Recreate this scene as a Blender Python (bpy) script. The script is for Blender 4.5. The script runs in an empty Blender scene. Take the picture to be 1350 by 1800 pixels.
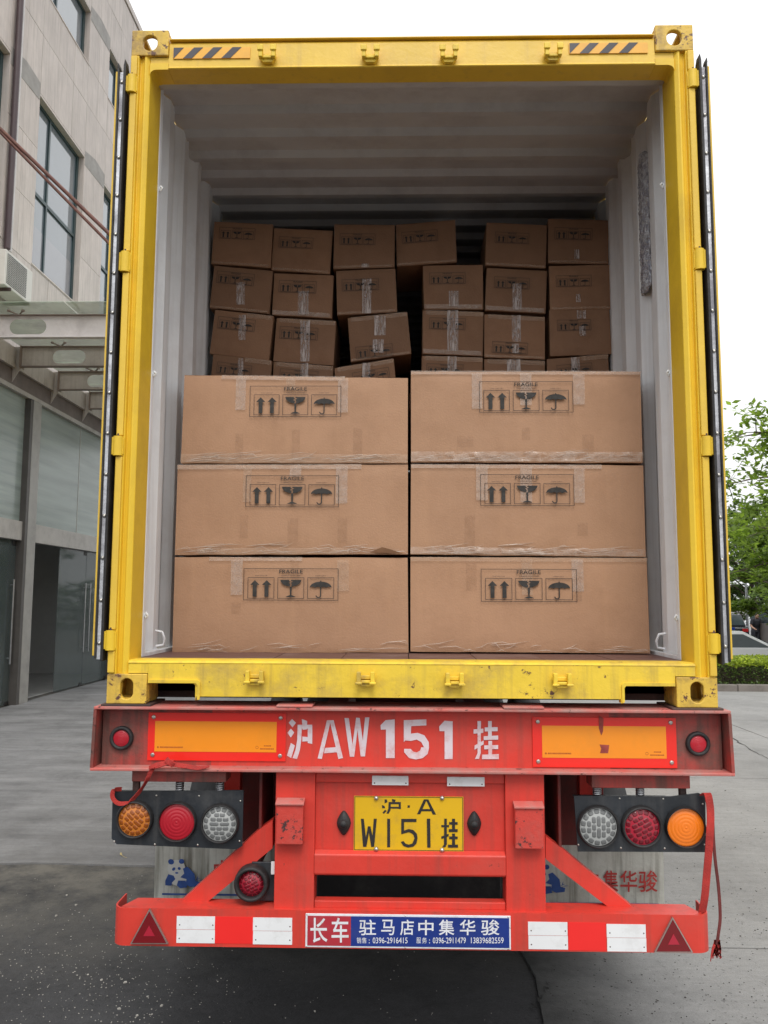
import bpy, math, random
from mathutils import Vector, Matrix, noise
random.seed(7)
sc = bpy.context.scene
col = sc.collection
R = math.radians

# ------------------------------------------------------------------ camera
CAM = Vector((-0.034, -3.3605, 1.8692))
PITCH, YAW, ROLL, FPX = 0.10578, 0.021426, 0.0042165, 1452.7
fw = Vector((-math.sin(YAW)*math.cos(PITCH), math.cos(YAW)*math.cos(PITCH), math.sin(PITCH)))
rt = Vector((math.cos(YAW), math.sin(YAW), 0)); up = rt.cross(fw)
rt, up = rt*math.cos(ROLL)+up*math.sin(ROLL), -rt*math.sin(ROLL)+up*math.cos(ROLL)
cd = bpy.data.cameras.new('camera'); cam = bpy.data.objects.new('camera', cd); col.objects.link(cam)
cd.sensor_fit = 'VERTICAL'; cd.sensor_height = 36; cd.lens = FPX/1800*36
cd.clip_start = .05; cd.clip_end = 2000
m3 = Matrix((rt, up, -fw)).transposed()
cam.matrix_world = Matrix.Translation(CAM) @ m3.to_4x4()
sc.camera = cam

# ------------------------------------------------------------------ world: overcast Nishita sky
SUN_EL, SUN_AZ = R(54), R(172)          # azimuth clockwise from +Y
w = bpy.data.worlds.new('World'); sc.world = w; w.use_nodes = True
nt = w.node_tree; nt.nodes.clear()
out = nt.nodes.new('ShaderNodeOutputWorld'); bg = nt.nodes.new('ShaderNodeBackground')
sky = nt.nodes.new('ShaderNodeTexSky'); sky.sky_type = 'NISHITA'; sky.sun_disc = False
sky.sun_elevation = SUN_EL; sky.sun_rotation = SUN_AZ; sky.dust_density = 5; sky.air_density = 1.5
mx = nt.nodes.new('ShaderNodeMix'); mx.data_type = 'RGBA'; mx.inputs[0].default_value = .93
tc = nt.nodes.new('ShaderNodeTexCoord'); nz = nt.nodes.new('ShaderNodeTexNoise'); nz.inputs['Scale'].default_value = 1.6
rp = nt.nodes.new('ShaderNodeValToRGB')
rp.color_ramp.elements[0].position = .3; rp.color_ramp.elements[0].color = (.90, .92, .95, 1)
rp.color_ramp.elements[1].position = .7; rp.color_ramp.elements[1].color = (1, 1, 1, 1)
sep = nt.nodes.new('ShaderNodeSeparateXYZ')
ma = nt.nodes.new('ShaderNodeMath'); ma.operation = 'MULTIPLY_ADD'; ma.use_clamp = False
ma.inputs[1].default_value = 4.5; ma.inputs[2].default_value = 9.4
vm = nt.nodes.new('ShaderNodeVectorMath'); vm.operation = 'SCALE'
nt.links.new(tc.outputs['Generated'], nz.inputs['Vector']); nt.links.new(nz.outputs['Fac'], rp.inputs[0])
nt.links.new(tc.outputs['Generated'], sep.inputs[0]); nt.links.new(sep.outputs['Z'], ma.inputs[0])
nt.links.new(rp.outputs[0], vm.inputs[0]); nt.links.new(ma.outputs[0], vm.inputs['Scale'])
nt.links.new(sky.outputs[0], mx.inputs[6]); nt.links.new(vm.outputs[0], mx.inputs[7])
nt.links.new(mx.outputs[2], bg.inputs[0]); bg.inputs[1].default_value = .105
nt.links.new(bg.outputs[0], out.inputs[0])
sl = bpy.data.lights.new('sun', 'SUN'); sl.energy = 1.5; sl.angle = R(24); sl.color = (1, .97, .92)
so = bpy.data.objects.new('sun', sl); col.objects.link(so)
sd = Vector((math.sin(SUN_AZ)*math.cos(SUN_EL), math.cos(SUN_AZ)*math.cos(SUN_EL), math.sin(SUN_EL)))
so.location = sd*30; so.rotation_euler = sd.to_track_quat('Z', 'Y').to_euler()
sc.view_settings.view_transform = 'Standard'; sc.view_settings.look = 'None'
sc.view_settings.exposure = 0.22; sc.view_settings.gamma = 1; sc.view_settings.use_curve_mapping = False
sc.render.engine = 'CYCLES'
sc.cycles.use_denoising = True
sc.cycles.max_bounces = 10; sc.cycles.diffuse_bounces = 5; sc.cycles.transparent_max_bounces = 16
sc.cycles.caustics_reflective = False; sc.cycles.caustics_refractive = False

def ray(px, py): return fw + rt*((px-675)/FPX) + up*((900-py)/FPX)
def P(px, py, Y=0.):                     # where the line of sight of a photo pixel meets the plane y=Y: (X, Z)
    d = ray(px, py); t = (Y-CAM.y)/d.y; p = CAM+d*t
    return (p.x, p.z)
def PX(px, py, X):                       # the same with the plane x=X: (Y, Z)
    d = ray(px, py); t = (X-CAM.x)/d.x; p = CAM+d*t
    return (p.y, p.z)

# ------------------------------------------------------------------ materials
def mat(name, c, rough=.5, metal=0., var=.12, vs=4., dirt=None, dscale=3., damt=.5, dth=(.5, .7), streak=None, sth=(.5, .75),
        samt=.5, rust=0., rscale=14., bump=0., bscale=60., alpha=1., spec=.5, coat=0., stretch=None, trans=0., ov=0., rustc=(.11, .045, .03)):
    m = bpy.data.materials.new(name); m.use_nodes = True; n = m.node_tree.nodes; l = m.node_tree.links
    b = n['Principled BSDF']
    b.inputs['Roughness'].default_value = rough; b.inputs['Metallic'].default_value = metal
    b.inputs['Specular IOR Level'].default_value = spec; b.inputs['Alpha'].default_value = alpha
    b.inputs['Coat Weight'].default_value = coat; b.inputs['Transmission Weight'].default_value = trans
    t = n.new('ShaderNodeTexCoord'); oi = n.new('ShaderNodeObjectInfo')
    ad = n.new('ShaderNodeVectorMath'); ad.operation = 'ADD'
    sx = n.new('ShaderNodeVectorMath'); sx.operation = 'SCALE'; sx.inputs[0].default_value = (37, 53, 71)
    l.new(oi.outputs['Random'], sx.inputs['Scale']); l.new(t.outputs['Object'], ad.inputs[0]); l.new(sx.outputs[0], ad.inputs[1])
    vec = ad.outputs[0]
    def nse(scale, detail=5, v=None, rg=.6):
        q = n.new('ShaderNodeTexNoise'); q.inputs['Scale'].default_value = scale; q.inputs['Detail'].default_value = detail
        q.inputs['Roughness'].default_value = rg; l.new(v or vec, q.inputs['Vector']); return q.outputs['Fac']
    def ramp(f, a, b_):
        q = n.new('ShaderNodeMapRange'); q.inputs[1].default_value = a; q.inputs[2].default_value = b_; l.new(f, q.inputs[0]); return q.outputs[0]
    def mul(f, k):
        q = n.new('ShaderNodeMath'); q.operation = 'MULTIPLY'; l.new(f, q.inputs[0]); q.inputs[1].default_value = k; return q.outputs[0]
    def mixc(f, a, b_):
        q = n.new('ShaderNodeMix'); q.data_type = 'RGBA'; l.new(f, q.inputs[0])
        for k, v in ((6, a), (7, b_)):
            if isinstance(v, tuple): q.inputs[k].default_value = (*v, 1)
            else: l.new(v, q.inputs[k])
        return q.outputs[2]
    lo = tuple(x*(1-var) for x in c); hi = tuple(min(1, x*(1+var)) for x in c)
    vv = vec
    if stretch:
        mp = n.new('ShaderNodeMapping'); mp.inputs['Scale'].default_value = stretch; l.new(vec, mp.inputs[0]); vv = mp.outputs[0]
    cc = mixc(ramp(nse(vs, 6, vv), .3, .7), lo, hi)
    if ov:
        q = n.new('ShaderNodeMapRange'); q.inputs[3].default_value = 1-ov; q.inputs[4].default_value = 1+ov; l.new(oi.outputs['Random'], q.inputs[0])
        k = n.new('ShaderNodeVectorMath'); k.operation = 'SCALE'; l.new(cc, k.inputs[0]); l.new(q.outputs[0], k.inputs['Scale']); cc = k.outputs[0]
    rr = None
    if dirt:
        f = mul(ramp(nse(dscale, 8, None, .7), *dth), damt); cc = mixc(f, cc, dirt)
    if streak:
        mp = n.new('ShaderNodeMapping'); mp.inputs['Scale'].default_value = (22, 22, 1.1); l.new(vec, mp.inputs[0])
        f = mul(ramp(nse(1., 6, mp.outputs[0]), *sth), samt); cc = mixc(f, cc, streak)
    if rust:
        f = ramp(nse(rscale, 9, None, .75), 1-rust, 1-rust+.03); cc = mixc(f, cc, rustc); rr = f
    l.new(cc, b.inputs['Base Color'])
    r0 = n.new('ShaderNodeMapRange'); l.new(nse(vs*2.3, 5), r0.inputs[0])
    r0.inputs[3].default_value = max(.02, rough-.1*min(1, rough*2)); r0.inputs[4].default_value = min(1, rough+.1*min(1, rough*2))
    l.new(r0.outputs[0], b.inputs['Roughness'])
    if bump:
        bp = n.new('ShaderNodeBump'); bp.inputs['Strength'].default_value = bump; bp.inputs['Distance'].default_value = .01
        l.new(nse(bscale, 6), bp.inputs['Height']); l.new(bp.outputs[0], b.inputs['Normal'])
    return m

M = {}
M['yellow'] = mat('yellow_paint', (.76, .50, .05), .42, var=.07, dirt=(.50, .31, .07), damt=.4, dth=(.5, .75), streak=(.34, .22, .09), samt=.35, sth=(.55, .8), rust=.30, rscale=9, bump=.12, bscale=35)
M['yellow_worn'] = mat('worn_yellow_paint', (.72, .47, .065), .5, var=.1, dirt=(.2, .12, .06), damt=.6, dscale=9, dth=(.48, .62), streak=(.22, .13, .06), samt=.55, rust=.44, rscale=16, bump=.25, bscale=40)
M['yellow_in'] = mat('yellow_jamb_paint', (.80, .53, .03), .45, var=.06, dirt=(.4, .22, .03), damt=.3, bump=.1, bscale=30)
M['yellow_sill'] = mat('scuffed_yellow_sill_paint', (.80, .56, .045), .5, var=.08, dirt=(.3, .2, .1), dscale=5, damt=.5, dth=(.48, .68), streak=(.2, .13, .07), samt=.5, sth=(.52, .78), rust=.38, rscale=12, bump=.2, bscale=30)
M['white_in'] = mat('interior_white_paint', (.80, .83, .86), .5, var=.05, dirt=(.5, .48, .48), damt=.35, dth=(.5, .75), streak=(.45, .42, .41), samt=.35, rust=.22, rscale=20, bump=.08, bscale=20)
M['roof_in'] = mat('shaded_roof_paint', (.52, .515, .52), .55, var=.06, dirt=(.28, .25, .25), damt=.4, bump=.08)  # same paint as the walls, ceiling shade put into its darker colour
M['plywood'] = mat('container_plywood', (.13, .065, .055), .5, var=.25, vs=3, stretch=(1, 14, 1), dirt=(.25, .2, .19), damt=.4, bump=.2)
M['red'] = mat('red_trailer_paint', (.64, .047, .031), .44, var=.08, dirt=(.46, .10, .075), damt=.4, dscale=2.5, streak=(.26, .06, .045), samt=.5, rust=.335, rscale=20, bump=.14, bscale=30, rustc=(.07, .03, .025))
M['red_worn'] = mat('dirty_red_trailer_paint', (.46, .05, .04), .55, var=.12, dirt=(.12, .075, .06), damt=.8, dscale=4, dth=(.42, .62), streak=(.09, .045, .035), samt=.75, sth=(.42, .65), rust=.38, rscale=14, bump=.2, rustc=(.06, .03, .025))
M['red_dust'] = mat('dusty_red_trailer_paint', (.56, .12, .10), .65, var=.12, dirt=(.36, .25, .22), damt=.75, dscale=6, dth=(.38, .62), rust=.40, rscale=22, bump=.2, rustc=(.08, .04, .03))
M['red_chip'] = mat('chipped_red_paint', (.58, .055, .04), .5, var=.1, dirt=(.36, .09, .075), damt=.7, dscale=7, rust=.43, rscale=26, bump=.2, rustc=(.05, .03, .03))
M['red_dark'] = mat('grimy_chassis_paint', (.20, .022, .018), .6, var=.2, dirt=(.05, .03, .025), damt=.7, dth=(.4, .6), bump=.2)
M['deck_rust'] = mat('rusty_steel', (.10, .055, .045), .75, var=.3, dirt=(.03, .02, .02), damt=.8, dth=(.4, .6), bump=.4)
M['black_plastic'] = mat('black_lamp_board', (.022, .026, .032), .38, var=.3, dirt=(.12, .12, .12), damt=.35, dscale=6, streak=(.16, .15, .14), samt=.25, bump=.1)
M['rubber'] = mat('black_rubber', (.016, .015, .016), .6, var=.3, dirt=(.08, .075, .07), damt=.4, dscale=8, bump=.2)
M['steel'] = mat('galvanised_steel', (.42, .43, .45), .35, metal=.9, var=.15, dirt=(.2, .19, .18), damt=.5, dscale=12, bump=.2)
M['silver'] = mat('aluminium_retainer', (.62, .63, .66), .38, metal=.6, var=.15, dirt=(.16, .15, .17), damt=.8, dscale=3, dth=(.42, .6), bump=.2)
M['bolt'] = mat('zinc_bolt', (.5, .48, .44), .35, metal=.85, var=.2)
M['refl_red'] = mat('red_reflective_sheet', (.85, .025, .015), .3, var=.04, coat=.4, dirt=(.5, .03, .02), damt=.3)
M['refl_orange'] = mat('orange_reflective_sheet', (.90, .29, .012), .3, var=.03, coat=.4, dirt=(.62, .25, .03), damt=.35, dscale=5)
M['refl_white'] = mat('white_reflective_tape', (.78, .79, .80), .35, var=.04, dirt=(.5, .48, .46), damt=.4, dscale=14, rust=.30, rscale=26, rustc=(.3, .27, .25))
M['refl_bright'] = mat('bright_red_tape', (.85, .028, .025), .32, var=.04)
M['white_paint'] = mat('stencil_white_paint', (.68, .60, .64), .6, var=.08, dirt=(.60, .20, .18), dscale=14, damt=.7, dth=(.5, .7), rust=.36, rscale=30, rustc=(.5, .06, .05))
M['plate_y'] = mat('plate_yellow', (.74, .44, .010), .4, var=.05, dirt=(.4, .25, .05), damt=.4, dscale=12, rust=.3, rscale=30)
M['ink'] = mat('black_ink', (.02, .017, .016), .6, var=.2)
M['print'] = mat('carton_print_ink', (.035, .032, .030), .75, var=.4, vs=40)
M['blue'] = mat('blue_sign_enamel', (.012, .035, .22), .35, var=.1, dirt=(.05, .07, .2), damt=.4, dscale=9, coat=.3)
M['sign_red'] = mat('red_sign_enamel', (.42, .03, .045), .4, var=.1, dirt=(.5, .2, .2), damt=.3, dscale=10)
M['sign_white'] = mat('white_sign_enamel', (.75, .76, .80), .4, var=.05, dirt=(.4, .35, .3), damt=.4, dscale=20, rust=.36, rscale=40)
M['flap'] = mat('mud_flap', (.62, .62, .56), .7, var=.1, dirt=(.34, .32, .26), damt=.6, dscale=5, dth=(.4, .7), streak=(.13, .12, .09), samt=.8, sth=(.50, .66), bump=.2)
M['flap_white'] = mat('flap_white_ink', (.58, .58, .55), .7, var=.1, dirt=(.4, .4, .36), damt=.5)
M['panda_blue'] = mat('flap_blue_ink', (.03, .08, .28), .7, var=.3, vs=20)
M['flap_red'] = mat('flap_red_ink', (.45, .035, .03), .7, var=.2, vs=20)
M['amber_dk'] = None
def lens(name, c, cells=True, rough=.2, vscale=66):
    m = mat(name, c, rough, var=.08, spec=.5, coat=.25)
    n = m.node_tree.nodes; l = m.node_tree.links; b = n['Principled BSDF']
    if cells:
        t = n.new('ShaderNodeTexCoord'); v = n.new('ShaderNodeTexVoronoi'); v.feature = 'DISTANCE_TO_EDGE'; v.inputs['Scale'].default_value = vscale
        v.inputs['Randomness'].default_value = .35
        l.new(t.outputs['Object'], v.inputs['Vector'])
        q = n.new('ShaderNodeMapRange'); q.inputs[1].default_value = .03; q.inputs[2].default_value = .12; l.new(v.outputs['Distance'], q.inputs[0])
        mxx = n.new('ShaderNodeMix'); mxx.data_type = 'RGBA'; l.new(q.outputs[0], mxx.inputs[0])
        mxx.inputs[6].default_value = (*[min(1, x*1.25+.05) for x in c], 1); mxx.inputs[7].default_value = (*[x*.62 for x in c], 1)
        l.new(mxx.outputs[2], b.inputs['Base Color'])
        bp = n.new('ShaderNodeBump'); bp.inputs['Strength'].default_value = .6; bp.inputs['Distance'].default_value = .004
        l.new(v.outputs['Distance'], bp.inputs['Height']); l.new(bp.outputs[0], b.inputs['Normal'])
    return m
M['lens_amber_led'] = lens('amber_led_lens', (.62, .20, .03), False); M['lens_amber_led_cell'] = lens('amber_led_cell', (.30, .075, .008), False)
M['lens_clear_led'] = lens('clear_led_lens', (.42, .43, .42), False); M['lens_clear_led_cell'] = lens('clear_led_cell', (.16, .165, .165), False)
M['lens_red_led'] = lens('red_led_lens', (.42, .018, .04), False); M['lens_red_led_cell'] = lens('red_led_cell', (.17, .005, .014), False)
M['lens_red'] = lens('red_ringed_lens', (.46, .012, .026), False, .3)
M['lens_amber'] = lens('amber_ringed_lens', (.95, .22, .012), False)
M['lens_tri'] = lens('dark_red_reflector', (.17, .006, .010), False, .25, 60)
M['strap'] = mat('red_webbing', (.46, .035, .028), .85, var=.25, vs=12, dirt=(.12, .03, .03), damt=.6, dscale=9, bump=.6, bscale=220)
M['strap_dk'] = mat('dirty_red_webbing', (.13, .022, .02), .9, var=.3, vs=12, bump=.6, bscale=220)
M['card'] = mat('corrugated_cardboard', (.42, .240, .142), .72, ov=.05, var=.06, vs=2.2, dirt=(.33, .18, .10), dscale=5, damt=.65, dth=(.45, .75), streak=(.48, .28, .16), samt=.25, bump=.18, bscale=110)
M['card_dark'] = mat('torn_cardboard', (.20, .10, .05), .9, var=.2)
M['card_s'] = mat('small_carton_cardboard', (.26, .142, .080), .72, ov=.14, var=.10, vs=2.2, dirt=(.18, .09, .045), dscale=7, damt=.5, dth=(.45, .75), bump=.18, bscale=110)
def tapemat(name, c, alpha, rough=.3, bs=22, st=.35, lo=.75, hi=1.2, st3=None):
    m = mat(name, c, rough, var=.05, alpha=alpha, spec=.5)
    n = m.node_tree.nodes; l = m.node_tree.links; b = n['Principled BSDF']
    t = n.new('ShaderNodeTexCoord'); q = n.new('ShaderNodeTexNoise'); q.inputs['Scale'].default_value = bs; q.inputs['Detail'].default_value = 4
    q.inputs['Distortion'].default_value = 1.5
    if st3: mp = n.new('ShaderNodeMapping'); mp.inputs['Scale'].default_value = st3; l.new(t.outputs['Object'], mp.inputs[0]); l.new(mp.outputs[0], q.inputs['Vector'])
    else: l.new(t.outputs['Object'], q.inputs['Vector'])
    bp = n.new('ShaderNodeBump'); bp.inputs['Strength'].default_value = st; bp.inputs['Distance'].default_value = .006
    l.new(q.outputs['Fac'], bp.inputs['Height']); l.new(bp.outputs[0], b.inputs['Normal'])
    mr = n.new('ShaderNodeMapRange'); mr.inputs[1].default_value = .35; mr.inputs[2].default_value = .65
    mr.inputs[3].default_value = alpha*lo; mr.inputs[4].default_value = min(1, alpha*hi)
    l.new(q.outputs['Fac'], mr.inputs[0]); l.new(mr.outputs[0], b.inputs['Alpha'])
    return m
M['tape'] = tapemat('clear_packing_tape', (.60, .44, .32), .30)
M['tape_w'] = tapemat('whitish_packing_tape', (.62, .50, .42), .38, .2)
M['tape_s'] = tapemat('creased_shiny_tape', (.60, .54, .52), .55, .25, 60, .7, .35, 1.6, (1, 1, .14))
M['tape_dk'] = tapemat('brownish_packing_tape', (.30, .165, .09), .14, .4, 20, .3, .4, 1.3)
M['crease'] = mat('wrap_crease_edge', (.72, .62, .54), .2, var=.1, alpha=.7, spec=.8)
M['film'] = tapemat('crinkled_wrap_film', (.62, .50, .42), .30, .15, 16, .9, .4, 1.5)

# ------------------------------------------------------------------ mesh helpers
def props(o, label=None, cat=None, group=None, kind=None):
    if label: o['label'] = label
    if cat: o['category'] = cat
    if group: o['group'] = group
    if kind: o['kind'] = kind
    return o
def empty(name, loc, label=None, cat=None, group=None, kind=None):
    o = bpy.data.objects.new(name, None); o.location = loc; o.empty_display_size = .1; col.objects.link(o)
    return props(o, label, cat, group, kind)
def root_loc(p):
    v = Vector((0, 0, 0))
    while p is not None: v = v+Vector(p.location); p = p.parent
    return v
class MB:
    def __init__(s): s.v = []; s.f = []; s.s = []
    def add(s, vs, fs, smooth=False):
        k = len(s.v); s.v += [tuple(v) for v in vs]
        for f in fs: s.f.append(tuple(i+k for i in f)); s.s.append(smooth)
        return s
    def box(s, x0, x1, y0, y1, z0, z1):
        x0, x1 = min(x0, x1), max(x0, x1); y0, y1 = min(y0, y1), max(y0, y1); z0, z1 = min(z0, z1), max(z0, z1)
        v = [(x0, y0, z0), (x1, y0, z0), (x1, y1, z0), (x0, y1, z0), (x0, y0, z1), (x1, y0, z1), (x1, y1, z1), (x0, y1, z1)]
        return s.add(v, [(0, 3, 2, 1), (4, 5, 6, 7), (0, 1, 5, 4), (1, 2, 6, 5), (2, 3, 7, 6), (3, 0, 4, 7)])
    def prism(s, pts, ext, smooth=False, caps=True):       # polygon of 3D points extruded by a vector
        n = len(pts); e = Vector(ext); p = [Vector(q) for q in pts]
        nrm = Vector((0, 0, 0))
        for i in range(n): nrm += p[i].cross(p[(i+1) % n])
        if nrm.dot(e) > 0: p.reverse()
        v = p+[q+e for q in p]
        f = [(i, (i+n), ((i+1) % n)+n, (i+1) % n) for i in range(n)]
        s.add(v, f, smooth)
        if caps: s.add(v, [tuple(range(n)), tuple(range(2*n-1, n-1, -1))])
        return s
    def xz(s, pts, y0, y1): return s.prism([(x, y0, z) for x, z in pts], (0, y1-y0, 0))   # polygon in the xz plane
    def cyl(s, p0, p1, r0, r1=None, n=12, caps=True, smooth=True):
        p0 = Vector(p0); p1 = Vector(p1); r1 = r0 if r1 is None else r1
        a = (p1-p0).normalized(); u = a.orthogonal().normalized(); v = a.cross(u)
        ring = lambda c, r: [c+(u*math.cos(t*2*math.pi/n)+v*math.sin(t*2*math.pi/n))*r for t in range(n)]
        vs = ring(p0, r0)+ring(p1, r1)
        s.add(vs, [(i, (i+1) % n, (i+1) % n+n, i+n) for i in range(n)], smooth)
        if caps: s.add(vs, [tuple(range(n-1, -1, -1)), tuple(range(n, 2*n))])
        return s
    def tube(s, path, r, n=8, closed=False):
        path = [Vector(p) for p in path]; k = len(path); vs = []
        rr = r if isinstance(r, (list, tuple)) else [r]*k
        u = None
        for i, p in enumerate(path):
            a = (path[min(i+1, k-1)]-path[max(i-1, 0)]).normalized()
            if u is None: u = a.orthogonal().normalized()
            u = (u-a*u.dot(a)).normalized(); v = a.cross(u)
            vs += [p+(u*math.cos(t*2*math.pi/n)+v*math.sin(t*2*math.pi/n))*rr[i] for t in range(n)]
        fs = [(i*n+j, i*n+(j+1) % n, (i+1)*n+(j+1) % n, (i+1)*n+j) for i in range(k-1) for j in range(n)]
        s.add(vs, fs, True); s.add(vs, [tuple(range(n-1, -1, -1)), tuple(range((k-1)*n, k*n))])
        return s
    def lathe(s, c, prof, n=32, axis='y'):                  # prof: (radius, offset along the axis)
        vs = []
        for r, h in prof:
            for t in range(n):
                a = t*2*math.pi/n; ca, sa = math.cos(a)*r, math.sin(a)*r
                vs.append({'y': (c[0]+ca, c[1]+h, c[2]+sa), 'x': (c[0]+h, c[1]+ca, c[2]+sa), 'z': (c[0]+ca, c[1]+sa, c[2]+h)}[axis])
        k = len(prof)
        fs = [(i*n+j, i*n+(j+1) % n, (i+1)*n+(j+1) % n, (i+1)*n+j) for i in range(k-1) for j in range(n)]
        return s.add(vs, fs, True)
    def ribbon(s, path, w, side, t=.002):
        path = [Vector(p) for p in path]; side = Vector(side).normalized(); vs = []; k = len(path)
        ws = w if isinstance(w, (list, tuple)) else [w]*k
        for i, p in enumerate(path):
            a = (path[min(i+1, k-1)]-path[max(i-1, 0)]).normalized(); sd_ = (side-a*side.dot(a)).normalized(); nn = a.cross(sd_)
            vs += [p-sd_*ws[i]/2-nn*t/2, p+sd_*ws[i]/2-nn*t/2, p+sd_*ws[i]/2+nn*t/2, p-sd_*ws[i]/2+nn*t/2]
        fs = [(i*4+j, i*4+(j+1) % 4, (i+1)*4+(j+1) % 4, (i+1)*4+j) for i in range(k-1) for j in range(4)]
        return s.add(vs, fs+[(3, 2, 1, 0), tuple((k-1)*4+j for j in range(4))])
    def quad(s, a, b, c, d): return s.add([a, b, c, d], [(0, 1, 2, 3)])
    def mesh(s, name, off=Vector((0, 0, 0))):
        me = bpy.data.meshes.new(name)
        me.from_pydata([(x-off[0], y-off[1], z-off[2]) for x, y, z in s.v], [], s.f)
        me.polygons.foreach_set('use_smooth', s.s); me.update()
        return me
    def build(s, name, m, parent=None, label=None, bevel=0., seg=2, loc=None, **kw):
        off = root_loc(parent) if parent else Vector(loc or (0, 0, 0))
        me = s.mesh(name, off); me.materials.append(m)
        o = bpy.data.objects.new(name, me); col.objects.link(o)
        if parent: o.parent = parent
        else: o.location = off
        if bevel:
            b = o.modifiers.new('bevel', 'BEVEL'); b.width = bevel; b.segments = seg; b.limit_method = 'ANGLE'; b.angle_limit = R(40)
        return props(o, label, **kw)
def inst(me, name, loc, parent, rot=None, scale=None, **kw):
    o = bpy.data.objects.new(name, me); o.location = Vector(loc)-(root_loc(parent) if parent else Vector((0, 0, 0)))
    if rot: o.rotation_euler = rot
    if scale: o.scale = scale
    if parent: o.parent = parent
    col.objects.link(o); return props(o, **kw)

# text as flat polygons, normalised to the unit square
_tc = {}
def textgeo(s, bold=0.):
    if (s, bold) in _tc: return _tc[(s, bold)]
    cu = bpy.data.curves.new('lettering', 'FONT'); cu.body = s; cu.offset = bold; cu.resolution_u = 3
    o = bpy.data.objects.new('lettering', cu); col.objects.link(o)
    dg = bpy.context.evaluated_depsgraph_get(); me = bpy.data.meshes.new_from_object(o.evaluated_get(dg))
    v = [tuple(x.co)[:2] for x in me.vertices]; f = [tuple(p.vertices) for p in me.polygons]
    bpy.data.objects.remove(o); bpy.data.curves.remove(cu); bpy.data.meshes.remove(me)
    x0 = min(a for a, b in v); x1 = max(a for a, b in v); y0 = min(b for a, b in v); y1 = max(b for a, b in v)
    g = ([((a-x0)/(x1-x0), (b-y0)/(y1-y0)) for a, b in v], f); _tc[(s, bold)] = g
    return g
def place_text(mb, s, q, Y, bold=0., skew=0.):     # q: four (X,Z) corners tl,tr,br,bl
    v, f = textgeo(s, bold); tl, tr, br, bl = [Vector(c) for c in q]
    vs = []
    for a, b in v:
        p = (bl*(1-a)+br*a)*(1-b)+(tl*(1-a)+tr*a)*b
        vs.append((p.x, Y, p.y))
    # keep faces turned to -y
    out_ = []
    for k in f:
        n_ = 0
        for i in range(len(k)):
            x0, _, z0 = vs[k[i]]; x1, _, z1 = vs[k[(i+1) % len(k)]]; n_ += x0*z1-x1*z0
        out_.append(k if n_ > 0 else k[::-1])
    mb.add(vs, out_)
def pxq(x0, y0, x1, y1, Y): return [P(x0, y0, Y), P(x1, y0, Y), P(x1, y1, Y), P(x0, y1, Y)]
def rect(x0, z0, x1, z1): return [(x0, z1), (x1, z1), (x1, z0), (x0, z0)]

def plate_hole(mb, c, u, v, W, H, hw, hh, t, n=28):
    """plate centred c spanned by unit vectors u,v with a stadium hole (half sizes hw,hh), thickness t along u x v"""
    c, u, v = Vector(c), Vector(u), Vector(v); w_ = u.cross(v)
    rr = min(hw, hh)
    inner = []; outer = []
    for i in range(n):
        a = 2*math.pi*(i+.5)/n; ca, sa = math.cos(a), math.sin(a)
        x = rr*ca+(hw-rr)*(1 if ca > 0 else -1); y = rr*sa+(hh-rr)*(1 if sa > 0 else -1)
        inner.append((x, y)); k = max(abs(ca)/(W/2), abs(sa)/(H/2)); outer.append((ca/k, sa/k))
    # snap the nearest outer points to the corners
    for sx_ in (-1, 1):
        for sy_ in (-1, 1):
            j = min(range(n), key=lambda i: (outer[i][0]-sx_*W/2)**2+(outer[i][1]-sy_*H/2)**2); outer[j] = (sx_*W/2, sy_*H/2)
    pt = lambda p, d: c+u*p[0]+v*p[1]+w_*d
    vs = [pt(p, 0) for p in outer]+[pt(p, 0) for p in inner]+[pt(p, -t) for p in outer]+[pt(p, -t) for p in inner]
    fs = []
    for i in range(n):
        j = (i+1) % n
        fs += [(i, j, n+j, n+i), (2*n+j, 2*n+i, 3*n+i, 3*n+j), (n+i, n+j, 3*n+j, 3*n+i), (j, i, 2*n+i, 2*n+j)]
    mb.add(vs, fs)

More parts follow.
